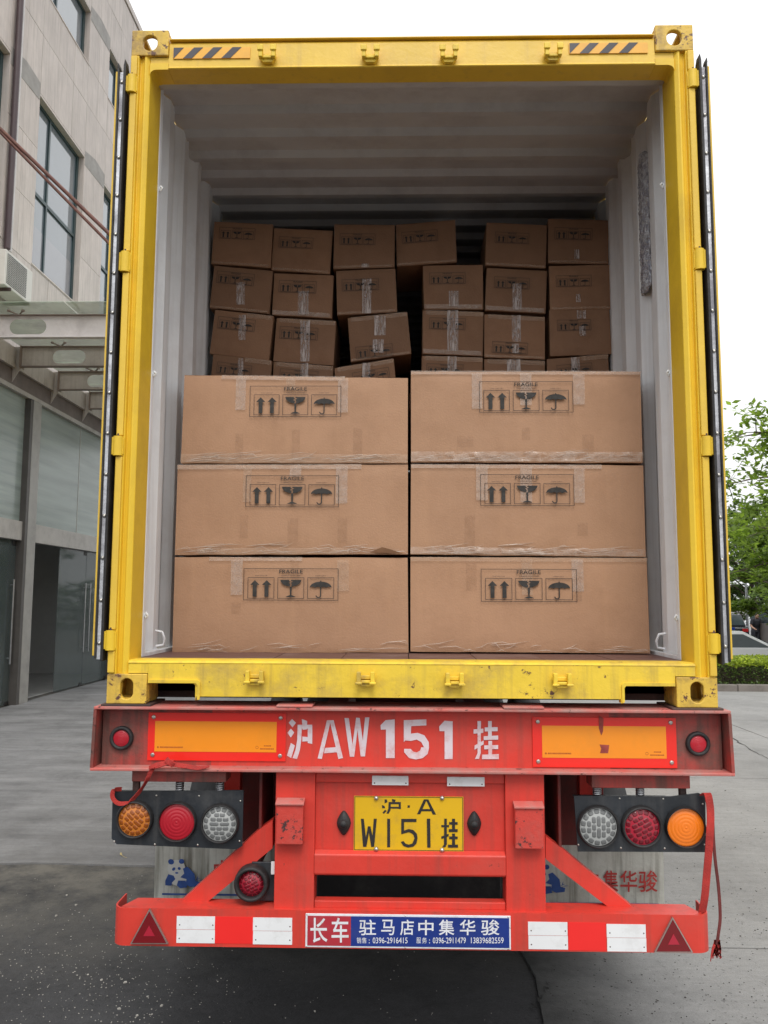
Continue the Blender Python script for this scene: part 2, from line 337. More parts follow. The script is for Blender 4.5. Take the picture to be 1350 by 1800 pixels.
# ================================================================== ground
def ground_h(x, y):
    a = max(0, min(1, (y-15.4)/3.)); b = max(0, min(1, (x-2.)/3.)); a = a*a*(3-2*a); b = b*b*(3-2*b)
    return -.4*a*b
def groundmat(name, c, broom=.5, dust_shade=None, stain=.5, grain=.5, pits=.5, rough=.85, sweep=0.):
    """weathered ground: broad tonal drift, shaped stains, broomed streaks, fine aggregate and small pits"""
    m = bpy.data.materials.new(name); m.use_nodes = True; n = m.node_tree.nodes; l = m.node_tree.links; b = n['Principled BSDF']
    t = n.new('ShaderNodeTexCoord'); vec = t.outputs['Object']
    def N(scale, det=6, rg=.65, sc3=None, dist=0, rot=.12):
        v = vec
        if sc3: q = n.new('ShaderNodeMapping'); q.inputs['Scale'].default_value = sc3; q.inputs['Rotation'].default_value = (0, 0, rot); l.new(vec, q.inputs[0]); v = q.outputs[0]
        q = n.new('ShaderNodeTexNoise'); q.inputs['Scale'].default_value = scale; q.inputs['Detail'].default_value = det; q.inputs['Roughness'].default_value = rg; q.inputs['Distortion'].default_value = dist; l.new(v, q.inputs['Vector']); return q.outputs['Fac']
    def rmp(f, a, b_, c_=0., d_=1.): q = n.new('ShaderNodeMapRange'); q.inputs[1].default_value = a; q.inputs[2].default_value = b_; q.inputs[3].default_value = c_; q.inputs[4].default_value = d_; l.new(f, q.inputs[0]); return q.outputs[0]
    def mth(op, a, b_):
        q = n.new('ShaderNodeMath'); q.operation = op
        for i, x in enumerate((a, b_)):
            if isinstance(x, (int, float)): q.inputs[i].default_value = x
            else: l.new(x, q.inputs[i])
        return q.outputs[0]
    f = rmp(N(.55, 5, .6), .3, .7, .80, 1.16)
    f = mth('MULTIPLY', f, rmp(N(1.7, 9, .75, None, .2), .48, .70, 1., 1-.55*stain))
    f = mth('MULTIPLY', f, rmp(N(1., 6, .7, (2.2, 16, 1)), .3, .7, 1-.22*broom, 1+.16*broom))
    if sweep:     # long diagonal wheel and wash marks
        f = mth('MULTIPLY', f, rmp(N(1., 7, .68, (.55, 3.2, 1), 0, -1.05), .35, .68, 1-sweep, 1+sweep*.8))
    f = mth('MULTIPLY', f, rmp(N(150, 3, .8), .3, .7, 1-.38*grain, 1+.38*grain))
    f = mth('MULTIPLY', f, rmp(N(26, 6, .8), .3, .7, 1-.22*grain, 1+.2*grain))
    f = mth('MULTIPLY', f, rmp(N(34, 4, .6), .635, .68, 1., 1-.6*pits))
    f = mth('MULTIPLY', f, rmp(N(5.5, 9, .75), .60, .68, 1., 1-.35*pits))
    cc = n.new('ShaderNodeVectorMath'); cc.operation = 'SCALE'; cc.inputs[0].default_value = c; l.new(f, cc.inputs['Scale']); o = cc.outputs[0]
    if dust_shade:
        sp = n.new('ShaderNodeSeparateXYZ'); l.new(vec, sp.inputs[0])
        if dust_shade[4] == 'X': k = rmp(mth('ADD', rmp(sp.outputs['X'], dust_shade[1], dust_shade[2]), mth('MULTIPLY', N(2.6, 10, .78), .7)), .45, 1.25)  # along X: painted trailer shade; along Y: settled dust and grime
        else: k = mth('MULTIPLY', rmp(sp.outputs['Y'], dust_shade[1], dust_shade[2]), rmp(N(2.6, 10, .78, None, .15), .36, .60))
        k = mth('MULTIPLY', k, dust_shade[3])
        q = n.new('ShaderNodeMix'); q.data_type = 'RGBA'; l.new(k, q.inputs[0]); l.new(o, q.inputs[6]); q.inputs[7].default_value = (*dust_shade[0], 1); o = q.outputs[2]
    l.new(o, b.inputs['Base Color'])
    l.new(rmp(N(3., 6), .3, .7, rough-.12, min(1, rough+.1)), b.inputs['Roughness']); b.inputs['Specular IOR Level'].default_value = .4
    bp = n.new('ShaderNodeBump'); bp.inputs['Strength'].default_value = .5; bp.inputs['Distance'].default_value = .006
    l.new(mth('ADD', N(60, 6, .7), rmp(N(34, 4, .6), .6, .7, 0, -.8)), bp.inputs['Height']); l.new(bp.outputs[0], b.inputs['Normal'])
    return m
M['concrete'] = groundmat('yard_concrete', (.265, .262, .256), .45, ((.045, .045, .044), 1.45, .50, 1., 'X'), .35, .5, .6)  # soft shadow of the trailer painted into the colour, darkest at the asphalt edge
M['concrete_old'] = groundmat('old_yard_concrete', (.215, .215, .218), .45, ((.14, .135, .13), 4.4, 2.6, .5, 'Y'), .7, .5, .5, .85, .24)
M['asphalt'] = groundmat('stained_dark_asphalt', (.040, .040, .042), .4, ((.15, .14, .12), .8, 2.5, .85, 'Y'), .8, 1.0, .4, .72)
M['earth'] = mat('damp_soil', (.05, .038, .028), .95, var=.4, bump=.8)
xs = [-300, -80, -30]+[-12+i for i in range(0, 40, 2)]+[30, 45, 80, 300]
ys = [-300, -80, -20, -8, 0, 4, 8, 12, 15, 15.5, 16, 16.5, 17, 17.5, 18, 19, 24, 40, 80, 120, 300]
g = MB(); v = [(x, y, ground_h(x, y)-.012) for y in ys for x in xs]; nx = len(xs)
g.add(v, [(j*nx+i, j*nx+i+1, (j+1)*nx+i+1, (j+1)*nx+i) for j in range(len(ys)-1) for i in range(nx-1)])
ground = g.build('ground', M['asphalt'], label='grey yard ground under the trailer and out to the car park', kind='structure')
# cast slabs: each its own piece, the old dark bay at the near left is left as asphalt
def slab(x0, x1, y0, y1, m, jag=None, z=0.0):
    b = MB(); gp = .008; pts = []
    rnd = random.Random(int(x0*31+y0*17)); st = .35
    def side(a, c, wob):
        n = max(1, int((Vector(c)-Vector(a)).length/st)); r = []
        for i in range(n):
            p = Vector(a).lerp(Vector(c), i/n)
            if 0 < i: p += Vector((rnd.uniform(-1, 1), rnd.uniform(-1, 1)))*wob
            r.append(p)
        return r
    js = jag or [.002]*4
    pts = side((x0+gp, y0+gp), (x1-gp, y0+gp), js[0])+side((x1-gp, y0+gp), (x1-gp, y1-gp), js[1])+side((x1-gp, y1-gp), (x0+gp, y1-gp), js[2])+side((x0+gp, y1-gp), (x0+gp, y0+gp), js[3])
    b.prism([(p.x, p.y, z) for p in pts], (0, 0, -.05)); return b.build('concrete_slab', m, ground)
yr = [-12, -7.4, -3., 1.38, 5.75, 10.1, 14.3]
xr = [.60, 5.0, 9.4, 13.8, 18.2]
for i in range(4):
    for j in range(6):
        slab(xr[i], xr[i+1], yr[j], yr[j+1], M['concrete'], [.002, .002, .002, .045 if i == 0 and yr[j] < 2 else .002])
xl = [-6.9, .60]; yl = [2.68, 7.0, 11.35, 15.7, 20.0, 24.4]
for i in range(1):
    for j in range(5):
        slab(xl[i], xl[i+1], yl[j], yl[j+1], M['concrete_old'], [.028 if j == 0 else .002, .002, .002, .002])
# cracks: thin dark fillings lying on the slabs
M['crack'] = mat('crack_dirt', (.03, .03, .028), .95, var=.4)
def crack(pts, wd):
    b = MB(); rnd = random.Random(3); path = []
    for i in range(len(pts)-1):
        for k in range(8):
            t = k/8; path.append((pts[i][0]*(1-t)+pts[i+1][0]*t+rnd.uniform(-.02, .02), pts[i][1]*(1-t)+pts[i+1][1]*t+rnd.uniform(-.02, .02)))
    path.append(pts[-1]); l, r = [], []
    for i, p in enumerate(path):
        w_ = wd*(.4+rnd.random())*(1-i/len(path)*.6); l.append((p[0]-w_, p[1], .004)); r.append((p[0]+w_, p[1]+w_, .004))
    n = len(path); b.add(l+r, [(i, n+i, n+i+1, i+1) for i in range(n-1)]); b.build('crack', M['crack'], ground)
def gp(px, py):
    d = ray(px, py); t = -CAM.z/d.z; q = CAM+d*t; return (q.x, q.y)
crack([gp(940, 1775), gp(945, 1758), gp(958, 1740), gp(962, 1725)], .004)
crack([gp(1290, 1298), gp(1318, 1318), gp(1350, 1334)], .01)
# loose grit on the dark bay
M['grit'] = mat('pale_grit', (.42, .40, .36), .9, var=.4)
b = MB(); rnd = random.Random(11)
for i in range(750):
    px, py = rnd.gauss(160, 120), rnd.gauss(1720, 70)
    if i > 560: px, py = rnd.uniform(-60, 900), rnd.uniform(1540, 1830)
    if py < 1530: continue
    x, y = gp(px, py)
    if x > .5: continue
    s = rnd.uniform(.0012, .0035)*(2.4 if rnd.random() < .05 else 1); a = rnd.random()*6.28
    pts = [(x+math.cos(a+k*1.57+rnd.uniform(-.4, .4))*s*rnd.uniform(.6, 1.4), y+math.sin(a+k*1.57)*s*rnd.uniform(.6, 1.4), -.012) for k in range(4)]
    b.prism(pts, (0, 0, s*.7))
b.build('grit', M['grit'], label='scattered pale grit on the dark asphalt at lower left', kind='stuff')
M['grit_dark'] = mat('dark_grit', (.07, .065, .06), .9, var=.4)
b = MB(); rnd = random.Random(12)
for i in range(650):
    px, py = rnd.uniform(930, 1380), rnd.uniform(1380, 1830)
    x, y = gp(px, py); s = rnd.uniform(.0012, .0040)*(1.9 if rnd.random() < .05 else 1); a = rnd.random()*6.28
    if x < .66: continue
    b.prism([(x+math.cos(a+k*1.57+rnd.uniform(-.4, .4))*s*rnd.uniform(.5, 1.6), y+math.sin(a+k*1.57)*s*rnd.uniform(.5, 1.3), .001) for k in range(4)], (0, 0, s*.6))
b.build('grit', M['grit_dark'], label='scattered dark grit and crumbs on the pale concrete at lower right', kind='stuff')
M['dry_leaf'] = mat('dry_leaf', (.42, .33, .15), .8)
lx, ly = gp(215, 1505)
b = MB(); b.add([(lx-.035, ly+.05, .01), (lx-.012, ly+.02, .02), (lx+.002, ly-.01, .008), (lx-.022, ly+.015, .006)], [(0, 3, 2, 1)])
b.tube([(lx, ly-.01, .009), (lx+.03, ly-.04, .006), (lx+.05, ly-.05, .006)], .0015, 5)
b.build('fallen_leaf', M['dry_leaf'], loc=(lx, ly, 0), label='small dry yellow leaf lying on the concrete left of the lamps', cat='leaf')

# ================================================================== shipping container
CZ = 1.45; CT = CZ+2.896
con = empty('shipping_container', (0, 0, CZ), 'open yellow shipping container loaded with brown cartons on the red trailer', 'shipping container')
for s in (-1, 1):       # rear corner posts: outer hinge flange, groove, ridge and jamb
    pr = [(1.214, .0), (1.214, .17), (1.137, .17), (1.137, .012), (1.152, .0), (1.160, .0), (1.164, .012), (1.182, .016), (1.184, -.004)]
    MB().prism([(x*s, y, CZ+.118) for x, y in pr], (0, 0, 2.66)).build('corner_post', M['yellow_in'], con, bevel=.003)
    # front posts far away
    MB().box(s*1.219, s*1.06, 12.0, 12.19, CZ+.118, CT-.118).build('corner_post', M['yellow'], con)
# corner castings
def casting(x, y, z, s, sy_, low):
    b = MB(); W, D, H, t = .162, .178, .118, .026
    x1 = x-s*W; xm = (x+x1)/2; y1 = y+sy_*D; ya, yb = min(y, y1), max(y, y1); ym = (y+y1)/2; zm = z+H/2; xa, xb = min(x, x1), max(x, x1)
    plate_hole(b, (xm, ya, zm), (1, 0, 0), (0, 0, 1), W, H, .026 if low else .032, .041 if low else .036, t)
    plate_hole(b, (x, ym, zm), (0, s, 0), (0, 0, 1), D-.004, H-.004, .036, .028, t)
    b.box(xa+.004, xb-.004, yb-.02, yb, z+.004, z+H-.004)
    b.box(x1, x1+s*.012, ya+.027, yb-.021, z+.003, z+H-.003)
    if low:
        b.box(xa+.003, xb-.003, ya+.027, yb-.021, z, z+.02)
        b.box(xa+.003, xb-.003, ya+.003, yb-.003, z+H-.012, z+H-.001)
    else:
        plate_hole(b, (xm, ym, z+H), (1, 0, 0), (0, 1, 0), W-.006, D-.006, .032, .062, .02)
        b.box(xa+.003, xb-.003, ya+.003, yb-.003, z+.001, z+.012)
    return b.build('corner_casting', M['yellow_worn'], con, bevel=.004)
for s in (-1, 1):
    casting(s*1.219, -.006, CZ, s, 1, True); casting(s*1.219, -.006, CT-.118, s, 1, False)
    casting(s*1.219, 12.19, CZ, s, -1, True); casting(s*1.219, 12.19, CT-.118, s, -1, False)
# header: face, thin top lip, bottom lip
HB = 4.167
pr = [(0.004, HB+.012), (-.004, HB+.004), (.0, HB), (.11, HB), (.11, 4.30), (.03, 4.30), (.012, 4.296), (.006, 4.285)]
MB().prism([(-1.055, y, z) for y, z in pr], (2.11, 0, 0)).build('door_header', M['yellow'], con, bevel=.002)
MB().box(-1.053, 1.053, -.004, .09, 4.302, 4.306).build('header_flashing', M['yellow'], con)
for s in (-1, 1):      # fillet where the header meets the post
    MB().xz([(s*1.1368, HB+.03), (s*1.056, HB+.03), (s*1.056, HB+.0005), (s*1.11, HB+.0005), (s*1.124, HB-.003), (s*1.133, HB-.011), (s*1.1368, HB-.022)], .003, .109).build('header_gusset', M['yellow_in'], con, bevel=.001)
    MB().box(s*1.056, s*1.136, .008, .11, HB+.03, CT-.120).build('header_gusset', M['yellow'], con)
# sill with two tine cut-outs
zb, ztp = 1.480, 1.612
pts = [(-1.055, ztp), (1.055, ztp)]
def cut(xa, xb): return [(xa, 1.468), (xa+.0, 1.521), (xa-.006, 1.531), (xb+.006, 1.531), (xb, 1.521), (xb, zb)]
pts = [(-1.055, ztp), (-1.055, 1.531), (-.870, 1.531), (-.862, 1.523), (-.862, 1.464), (-.850, 1.464), (-.850, zb), (.838, zb), (.838, 1.464), (.850, 1.464), (.850, 1.523), (.858, 1.531), (1.055, 1.531), (1.055, ztp)]
MB().xz(pts, .002, .030).build('door_sill', M['yellow_sill'], con, bevel=.003)
MB().prism([(-1.137, y, z) for y, z in [(.000, ztp+.001), (.006, ztp-.012), (.026, ztp-.012), (.026, ztp+.0), (.12, ztp+.000), (.12, ztp+.012), (.030, ztp+.013), (.008, ztp+.008)]], (2.274, 0, 0)).build('door_sill_lip', M['yellow_sill'], con, bevel=.001)
for s in (-1, 1):      # proud flange around the tine cut-outs and the fill beside the posts
    MB().xz([(s*1.052, 1.533), (s*1.052, 1.545), (s*.850, 1.545), (s*.842, 1.537), (s*.842, 1.468), (s*.852, 1.468), (s*.852, 1.525), (s*.860, 1.533)], -.006, .002).build('tine_rim', M['yellow_sill'], con, bevel=.002)
    MB().box(s*1.056, s*1.136, .003, .028, CZ+.121, ztp-.0).build('sill_end', M['yellow_sill'], con)
# lock-rod cam keepers
M['yellow_cam'] = M['yellow_sill']
def keeper(x, z, upw):
    b = MB(); k = 1 if upw else -1
    b.box(x-.036, x+.036, -.012, .001, z-.006, z+.010)
    for s in (-1, 1):
        b.box(x+s*.036, x+s*.019, -.040, -.012, z-.020, z+.026)
        b.box(x+s*.041, x+s*.015, -.046, -.034, z+.010*k-.004, z+.028*k+.004)
    b.box(x-.019, x+.019, -.030, -.012, z-.020, z-.008)
    b.xz([(x-.030, z-.020), (x+.030, z-.020), (x+.018, z-.032), (x-.018, z-.032)], -.020, .0)
    b.build('cam_keeper', M['yellow_cam'], con, bevel=.003)
for px, py in ((470, 96), (651, 96), (789, 96), (972, 93)):
    x, z = P(px, py, -.02); keeper(x, z, True)
for px, py in ((448, 1190), (643, 1192), (799, 1194), (988, 1195)):
    x, z = P(px, py, -.02); keeper(x, z, False)
# hazard decals on the header
M['haz_o'] = mat('orange_decal', (.86, .44, .05), .4, var=.05, dirt=(.5, .3, .08), damt=.3, dscale=9)
M['haz_k'] = mat('dark_decal', (.055, .05, .06), .5, var=.2)
for (xa, ya, xb, yb) in ((305, 85, 440, 104), (1000, 77, 1138, 95)):
    (x0, z1), (x1, _), (_, z0) = P(xa, ya, .003), P(xb, ya, .003), P(xa, yb, .003)
    o = MB().box(x0, x1, -.0005, .0028, z0, z1).build('hazard_decal', M['haz_o'], con)
    wd = (x1-x0)/4; bb = MB(); sh = (z1-z0)*.95
    for k in range(4):
        a = x0+k*wd+.004; top1 = min(a+sh+wd*.42, x1); q = [(a, z0), (a+wd*.42, z0), (top1, z1), (min(a+sh, x1), z1)]
        if k == 0: q = [(a-.002, z0), (a-.002, z1), (a+wd*.5, z1)]
        else:
            a = x0+k*wd-wd*.48; q = [(a, z0), (a+wd*.46, z0), (a+wd*.46+sh, z1), (a+sh, z1)]
        bb.xz(q, -.0018, -.0006)
    bb.build('hazard_stripes', M['haz_k'], o)
# hinges and doors
hz = []
for (ya, yb) in ((133, 163), (443, 478), (767, 801), (1108, 1143)):
    x = 240-(ya-130)*.043; hz.append((P(x, yb, -.01)[1], P(x, ya, -.01)[1]))
for s in (-1, 1):
    for z0, z1 in hz:
        b = MB(); b.cyl((s*1.209, -.006, z0), (s*1.209, -.006, z1), .021, n=16)
        b.box(s*1.209, s*1.245, -.018, .004, z0+.004, z1-.004); b.box(s*1.186, s*1.209, -.012, .004, z0+.006, z1-.006)
        b.build('hinge', M['yellow_in'], con, bevel=.002)
        MB().cyl((s*1.209, -.006, z1), (s*1.209, -.006, z1+.012), .009, n=10).build('hinge_pin', M['deck_rust'], con)
    # flange bars between hinges (the rounded strip)
    zs = [CZ+.119]+[q for p in sorted(hz) for q in p]+[CT-.119]
    for k in range(0, len(zs), 2):
        MB().box(s*1.189, s*1.217, -.014, -.004, zs[k]+.003, zs[k+1]-.003).build('post_flange', M['yellow'], con, bevel=.004)
DZ0, DZ1 = 1.640, 4.150
for s, nm in ((-1, 'left'), (1, 'right')):
    d = MB().box(s*1.272, s*1.281, -.012, 1.16, DZ0, DZ1).build('door', M['yellow'], con, bevel=.002)
    b = MB(); 
    for k in range(8):     # corrugated inner panel filling
        y0 = .08+k*.135; b.box(s*1.245, s*1.270, y0, y0+.07, DZ0+.04, DZ1-.04)
    b.box(s*1.240, s*1.271, .03, 1.15, DZ0+.02, DZ1-.02); b.build('door_panel', M['yellow'], d)
    MB().box(s*1.2625, s*1.271, -.020, .03, DZ0-.010, DZ1+.012).build('door_gasket', M['rubber'], d, bevel=.003)
    MB().box(s*1.2325, s*1.244, -.026, .03, DZ0-.020, DZ1+.018).build('door_gasket', M['rubber'], d, bevel=.003)
    r = MB().box(s*1.2445, s*1.262, -.012, .025, DZ0-.014, DZ1-.004).build('gasket_retainer', M['silver'], d)
    rb = MB()
    n = 15
    for k in range(n):
        z = DZ0+.05+k*(DZ1-DZ0-.10)/(n-1); rb.lathe((s*1.253, -.012, z), [(.0085, 0), (.0075, -.004), (.0035, -.006), (.0001, -.0065)], 10)
    rb.build('rivets', M['bolt'], r, kind='stuff')
    MB().xz([(s*1.2325, DZ1+.018), (s*1.238, DZ1+.05), (s*1.244, DZ1+.018)], -.024, .02).build('door_gasket', M['rubber'], d)
    MB().xz([(s*1.2625, DZ1+.012), (s*1.269, DZ1+.036), (s*1.271, DZ1+.012)], -.020, .02).build('door_gasket', M['rubber'], d)
    # door locking rods on the panel's outside, now facing the container side
# side walls, corrugated (inside white, outside yellow)
def wall_profile(y0, y1):
    pts = [(0, y0)]; y = y0+.08
    pts.append((0, y))
    while y+.278 < y1:
        pts += [(.036, y+.068), (.036, y+.138), (0, y+.206), (0, y+.278)]; y += .278
    pts.append((0, y1)); return pts
for s in (-1, 1):
    pr = wall_profile(.17, 12.05); b = MB(); n = len(pr)
    b.add([(s*(1.176+d), y, z) for z in (CZ+.16, CT-.03) for d, y in pr], [(i, i+1, n+i+1, n+i) if s > 0 else (i+1, i, n+i, n+i+1) for i in range(n-1)])
    b.build('side_wall_lining', M['white_in'], con)
    b = MB(); b.add([(s*(1.179+d), y, z) for z in (CZ+.16, CT-.03) for d, y in pr], [(i, i+1, n+i+1, n+i) for i in range(n-1)])
    b.build('side_wall', M['yellow'], con)
    MB().box(s*1.136, s*1.176, .1702, .215, CZ+.17, CT-.05).build('jamb_lining', M['white_in'], con, bevel=.006)
    MB().box(s*1.1372, s*1.1385, .1095, .1698, CZ+.19, HB-.002).build('jamb_lining', M['white_in'], con) if False else None
    MB().box(s*1.150, s*1.176, .22, 12.0, CZ+.165, CZ+.186).build('floor_edge_rail', M['white_in'], con, bevel=.003)
    MB().box(s*1.155, s*1.222, .18, 12.0, CZ+.02, CZ+.159).build('bottom_rail', M['yellow'], con, bevel=.003)
    MB().box(s*1.2165, s*1.222, .18, 12.0, CT-.075, CT-.012).build('top_rail', M['yellow'], con, bevel=.003)
    # lashing points
    for z in (1.80, 2.86, 3.72):
        b = MB().cyl((s*1.150, .205, z-.004), (s*1.128, .192, z), .010, n=10); b.tube([(s*1.13, .19, z-.012), (s*1.118, .182, z-.002), (s*1.13, .19, z+.010)], .005, 6)
        b.build('tie_knob', M['white_in'], con)
    b = MB(); pth = [(s*(1.150), .42, 1.655), (s*1.118, .43, 1.66), (s*1.112, .42, 1.69), (s*1.122, .41, 1.72), (s*1.150, .40, 1.725)]
    b.tube(pth, .006, 8); b.build('lashing_ring', M['white_in'], con)
# roof, corrugated across
y = .36; pr = [(.11, 0), (.34, 0)]
while y < 11.9: pr += [(y, 0), (y+.022, .034), (y+.150, .034), (y+.172, 0)]; y += .209
pr.append((12.05, 0)); b = MB(); n = len(pr); RZ = CT-.058
b.add([(x, yy, RZ+h) for x in (-1.212, 1.212) for yy, h in pr], [(i, n+i, n+i+1, i+1) for i in range(n-1)])
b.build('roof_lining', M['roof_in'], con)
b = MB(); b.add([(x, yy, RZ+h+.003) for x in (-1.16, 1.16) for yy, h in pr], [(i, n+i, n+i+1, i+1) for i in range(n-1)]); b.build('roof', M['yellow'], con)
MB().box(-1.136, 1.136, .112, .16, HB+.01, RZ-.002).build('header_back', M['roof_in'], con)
b = MB(); b.box(-1.18, 1.18, 12.06, 12.08, CZ+.12, CT-.03)
for k in range(9): b.box(-1.1+k*.25, -1.0+k*.25, 12.03, 12.06, CZ+.17, CT-.06)
b.build('front_wall', M['white_in'], con)
# floor boards
x = -1.150
k = 0
while x < 1.149:
    x2 = min(x+.287, 1.150)
    MB().box(x+.0015, x2-.0015, .122, 12.0, CZ+.142, CZ+.1700+(k % 2)*.0006).build('floorboard', M['plywood'], con); x = x2; k += 1
b = MB()
for k in range(36): b.box(-1.15, 1.15, .30+k*.33, .345+k*.33, CZ+.02, CZ+.1405)
b.build('cross_members', M['deck_rust'], con)
MB().box(-1.154, 1.154, .30, .34, 1.4415, CZ+.14).build('gap_light_block', M['deck_rust'], con)  # unseen bar added to block light through the gaps under the sill
# thin cable along the right wall and the crumpled desiccant strip
pth = []
for (px, py) in ((1170, 320), (1173, 395), (1176, 470), (1177, 560), (1179, 650), (1179, 715)):
    yy, zz = PX(px, py, 1.148); pth.append((1.147, yy, zz))
MB().tube(pth, .0035, 6).build('seal_cord', M['rubber'], con)
M['foil'] = mat('crumpled_foil_film', (.55, .58, .64), .25, metal=.2, var=.35, vs=30, dirt=(.22, .22, .28), dscale=40, damt=.8, dth=(.45, .6), bump=.8, bscale=90)
ya, za = PX(1128, 262, 1.165); yb, zb_ = PX(1133, 512, 1.165)
yc = (ya+yb)/2+.04
b = MB(); rnd = random.Random(5); NZ, NY = 160, 22; vs_ = []
for i in range(NZ):
    z = za+(zb_-za)*i/(NZ-1)
    wdt = .115*(1 if i > 8 else .4+.6*i/8)*(1 if i < NZ-5 else (NZ-i)/5)
    for j in range(NY):
        t = j/(NY-1); yy = yc+(t-.5)*wdt*2*.75
        bulge = math.sin(t*math.pi)*.016; nn = noise.noise(Vector((yy*60, z*40, 3)))*.008+noise.noise(Vector((yy*150, z*110, 9)))*.005
        vs_.append((1.198-bulge-.012-abs(nn)*1.1, yy+.012*noise.noise(Vector((z*15, j, 0))), z))
b.add(vs_, [(i*NY+j, i*NY+j+1, (i+1)*NY+j+1, (i+1)*NY+j) for i in range(NZ-1) for j in range(NY-1)])
b.build('desiccant_strip', M['foil'], loc=(1.16, yc, zb_), label='crumpled silvery film strip hanging on the right inner wall of the container', cat='desiccant strip')

# ================================================================== cartons
def mark_mesh(W, H, small=False):
    """printed frame: FRAGILE, two arrows, broken glass, umbrella; origin top-left, x to the right, z down"""
    b = MB()
    def L(x0, z0, x1, z1): b.quad((x0*W, 0, -z1*H), (x1*W, 0, -z1*H), (x1*W, 0, -z0*H), (x0*W, 0, -z0*H))
    def poly(p): 
        n_ = sum(p[i][0]*(-p[(i+1) % len(p)][1])+p[(i+1) % len(p)][0]*p[i][1] for i in range(len(p)))
        pp = p if n_ > 0 else p[::-1]
        b.add([(x*W, 0, -z*H) for x, z in pp], [tuple(range(len(pp)))])
    ln = .005 if not small else .008; lz = ln*W/H
    def frame(x0, z0, x1, z1, k=1.):
        a, c = ln*k, lz*k
        L(x0, z0, x1, z0+c); L(x0, z1-c, x1, z1); L(x0, z0+c, x0+a, z1-c); L(x1-a, z0+c, x1, z1-c)
    frame(0, 0, 1, 1)
    for x0 in (.045, .36, .675): frame(x0, .28, x0+.28, .945)
    def T(s, x0, z0, x1, z1, bold=0.): 
        q = [(x0*W, -z0*H), (x1*W, -z0*H), (x1*W, -z1*H), (x0*W, -z1*H)]; place_text(b, s, q, 0, bold)
    T('FRAGILE', .375, .035, .625, .155, .008)
    if not small:
        T('THIS WAY UP', .12, .215, .25, .245); T('HANDLE WITH CARE', .40, .205, .60, .24); T('KEEP DRY', .76, .215, .87, .245)
        T('PROTECT FROM MOISTURE', .70, .315, .93, .335)
    for cx in (.12, .245):
        poly([(cx-.05, .52), (cx, .37), (cx+.05, .52)]); L(cx-.021, .52, cx+.021, .89)
    # glass with a jagged crack: two pieces of the bowl
    gx = .50
    bowl = lambda t: (gx+.11*math.cos(t), .36+.21*math.sin(t)*1.0)
    ra = [bowl(math.pi-i*math.pi/2/6) for i in range(6)]+[(gx-.01, .57), (gx-.006, .49), (gx-.025, .455), (gx+.0, .42), (gx-.02, .39), (gx-.012, .36)]
    poly(ra)
    rb_ = [(gx+.006, .36), (gx-.003, .385), (gx+.02, .415), (gx-.003, .455), (gx+.010, .49), (gx+.004, .57)]+[bowl(math.pi/2-i*math.pi/2/6) for i in range(1, 7)]
    poly(rb_)
    poly([(gx-.012, .57), (gx+.012, .57), (gx+.007, .84), (gx-.007, .84)])
    poly([(gx-.05, .885), (gx-.012, .84), (gx+.012, .84), (gx+.05, .885), (gx+.05, .90), (gx-.05, .90)])
    ux = .815
    dome = [(ux+.115*math.cos(math.pi-i*math.pi/12), .60-.19*math.sin(i*math.pi/12)) for i in range(13)]
    sc_ = []
    for k in range(4):
        for q in range(1, 5):
            x = ux+.115-.0575*(k+q/4.); sc_.append((x, .60-.028*math.sin(q/4*math.pi)*1.0))
    poly(dome+sc_[:-1]); poly([(ux-.006, .38), (ux+.006, .38), (ux+.006, .42), (ux-.006, .42)])
    L(ux-.006, .58, ux+.006, .85)
    for k in range(8):
        a0, a1 = k*math.pi/8, (k+1)*math.pi/8
        f = lambda a, r: (ux-.024+math.cos(a)*r, .845+math.sin(a)*r*W/H*.9)
        poly([f(a0, .030), f(a1, .030), f(a1, .018), f(a0, .018)])
    me = b.mesh('printed_mark'); me.materials.append(M['print']); return me
BW, BH = .455, .1545
mark_big = mark_mesh(BW, BH); SW, SH = .212, .070; mark_small = mark_mesh(SW, SH, True)

def sheet(mb, q, Y, n=(14, 5), amp=.0015, fr=40, seed=0):
    """wrinkled strip following the face: q = tl,tr,br,bl"""
    tl, tr, br, bl = [Vector(c) for c in q]; N, K = n; vs = []
    for j in range(K+1):
        for i in range(N+1):
            u, v_ = i/N, j/K; p = (tl*(1-u)+tr*u)*(1-v_)+(bl*(1-u)+br*u)*v_
            vs.append((p.x, Y-amp*(.3+abs(noise.noise(Vector((p.x*fr, p.y*fr, seed))))*2), p.y))
    mb.add(vs, [(j*(N+1)+i, (j+1)*(N+1)+i, (j+1)*(N+1)+i+1, j*(N+1)+i+1) for j in range(K) for i in range(N)], True)

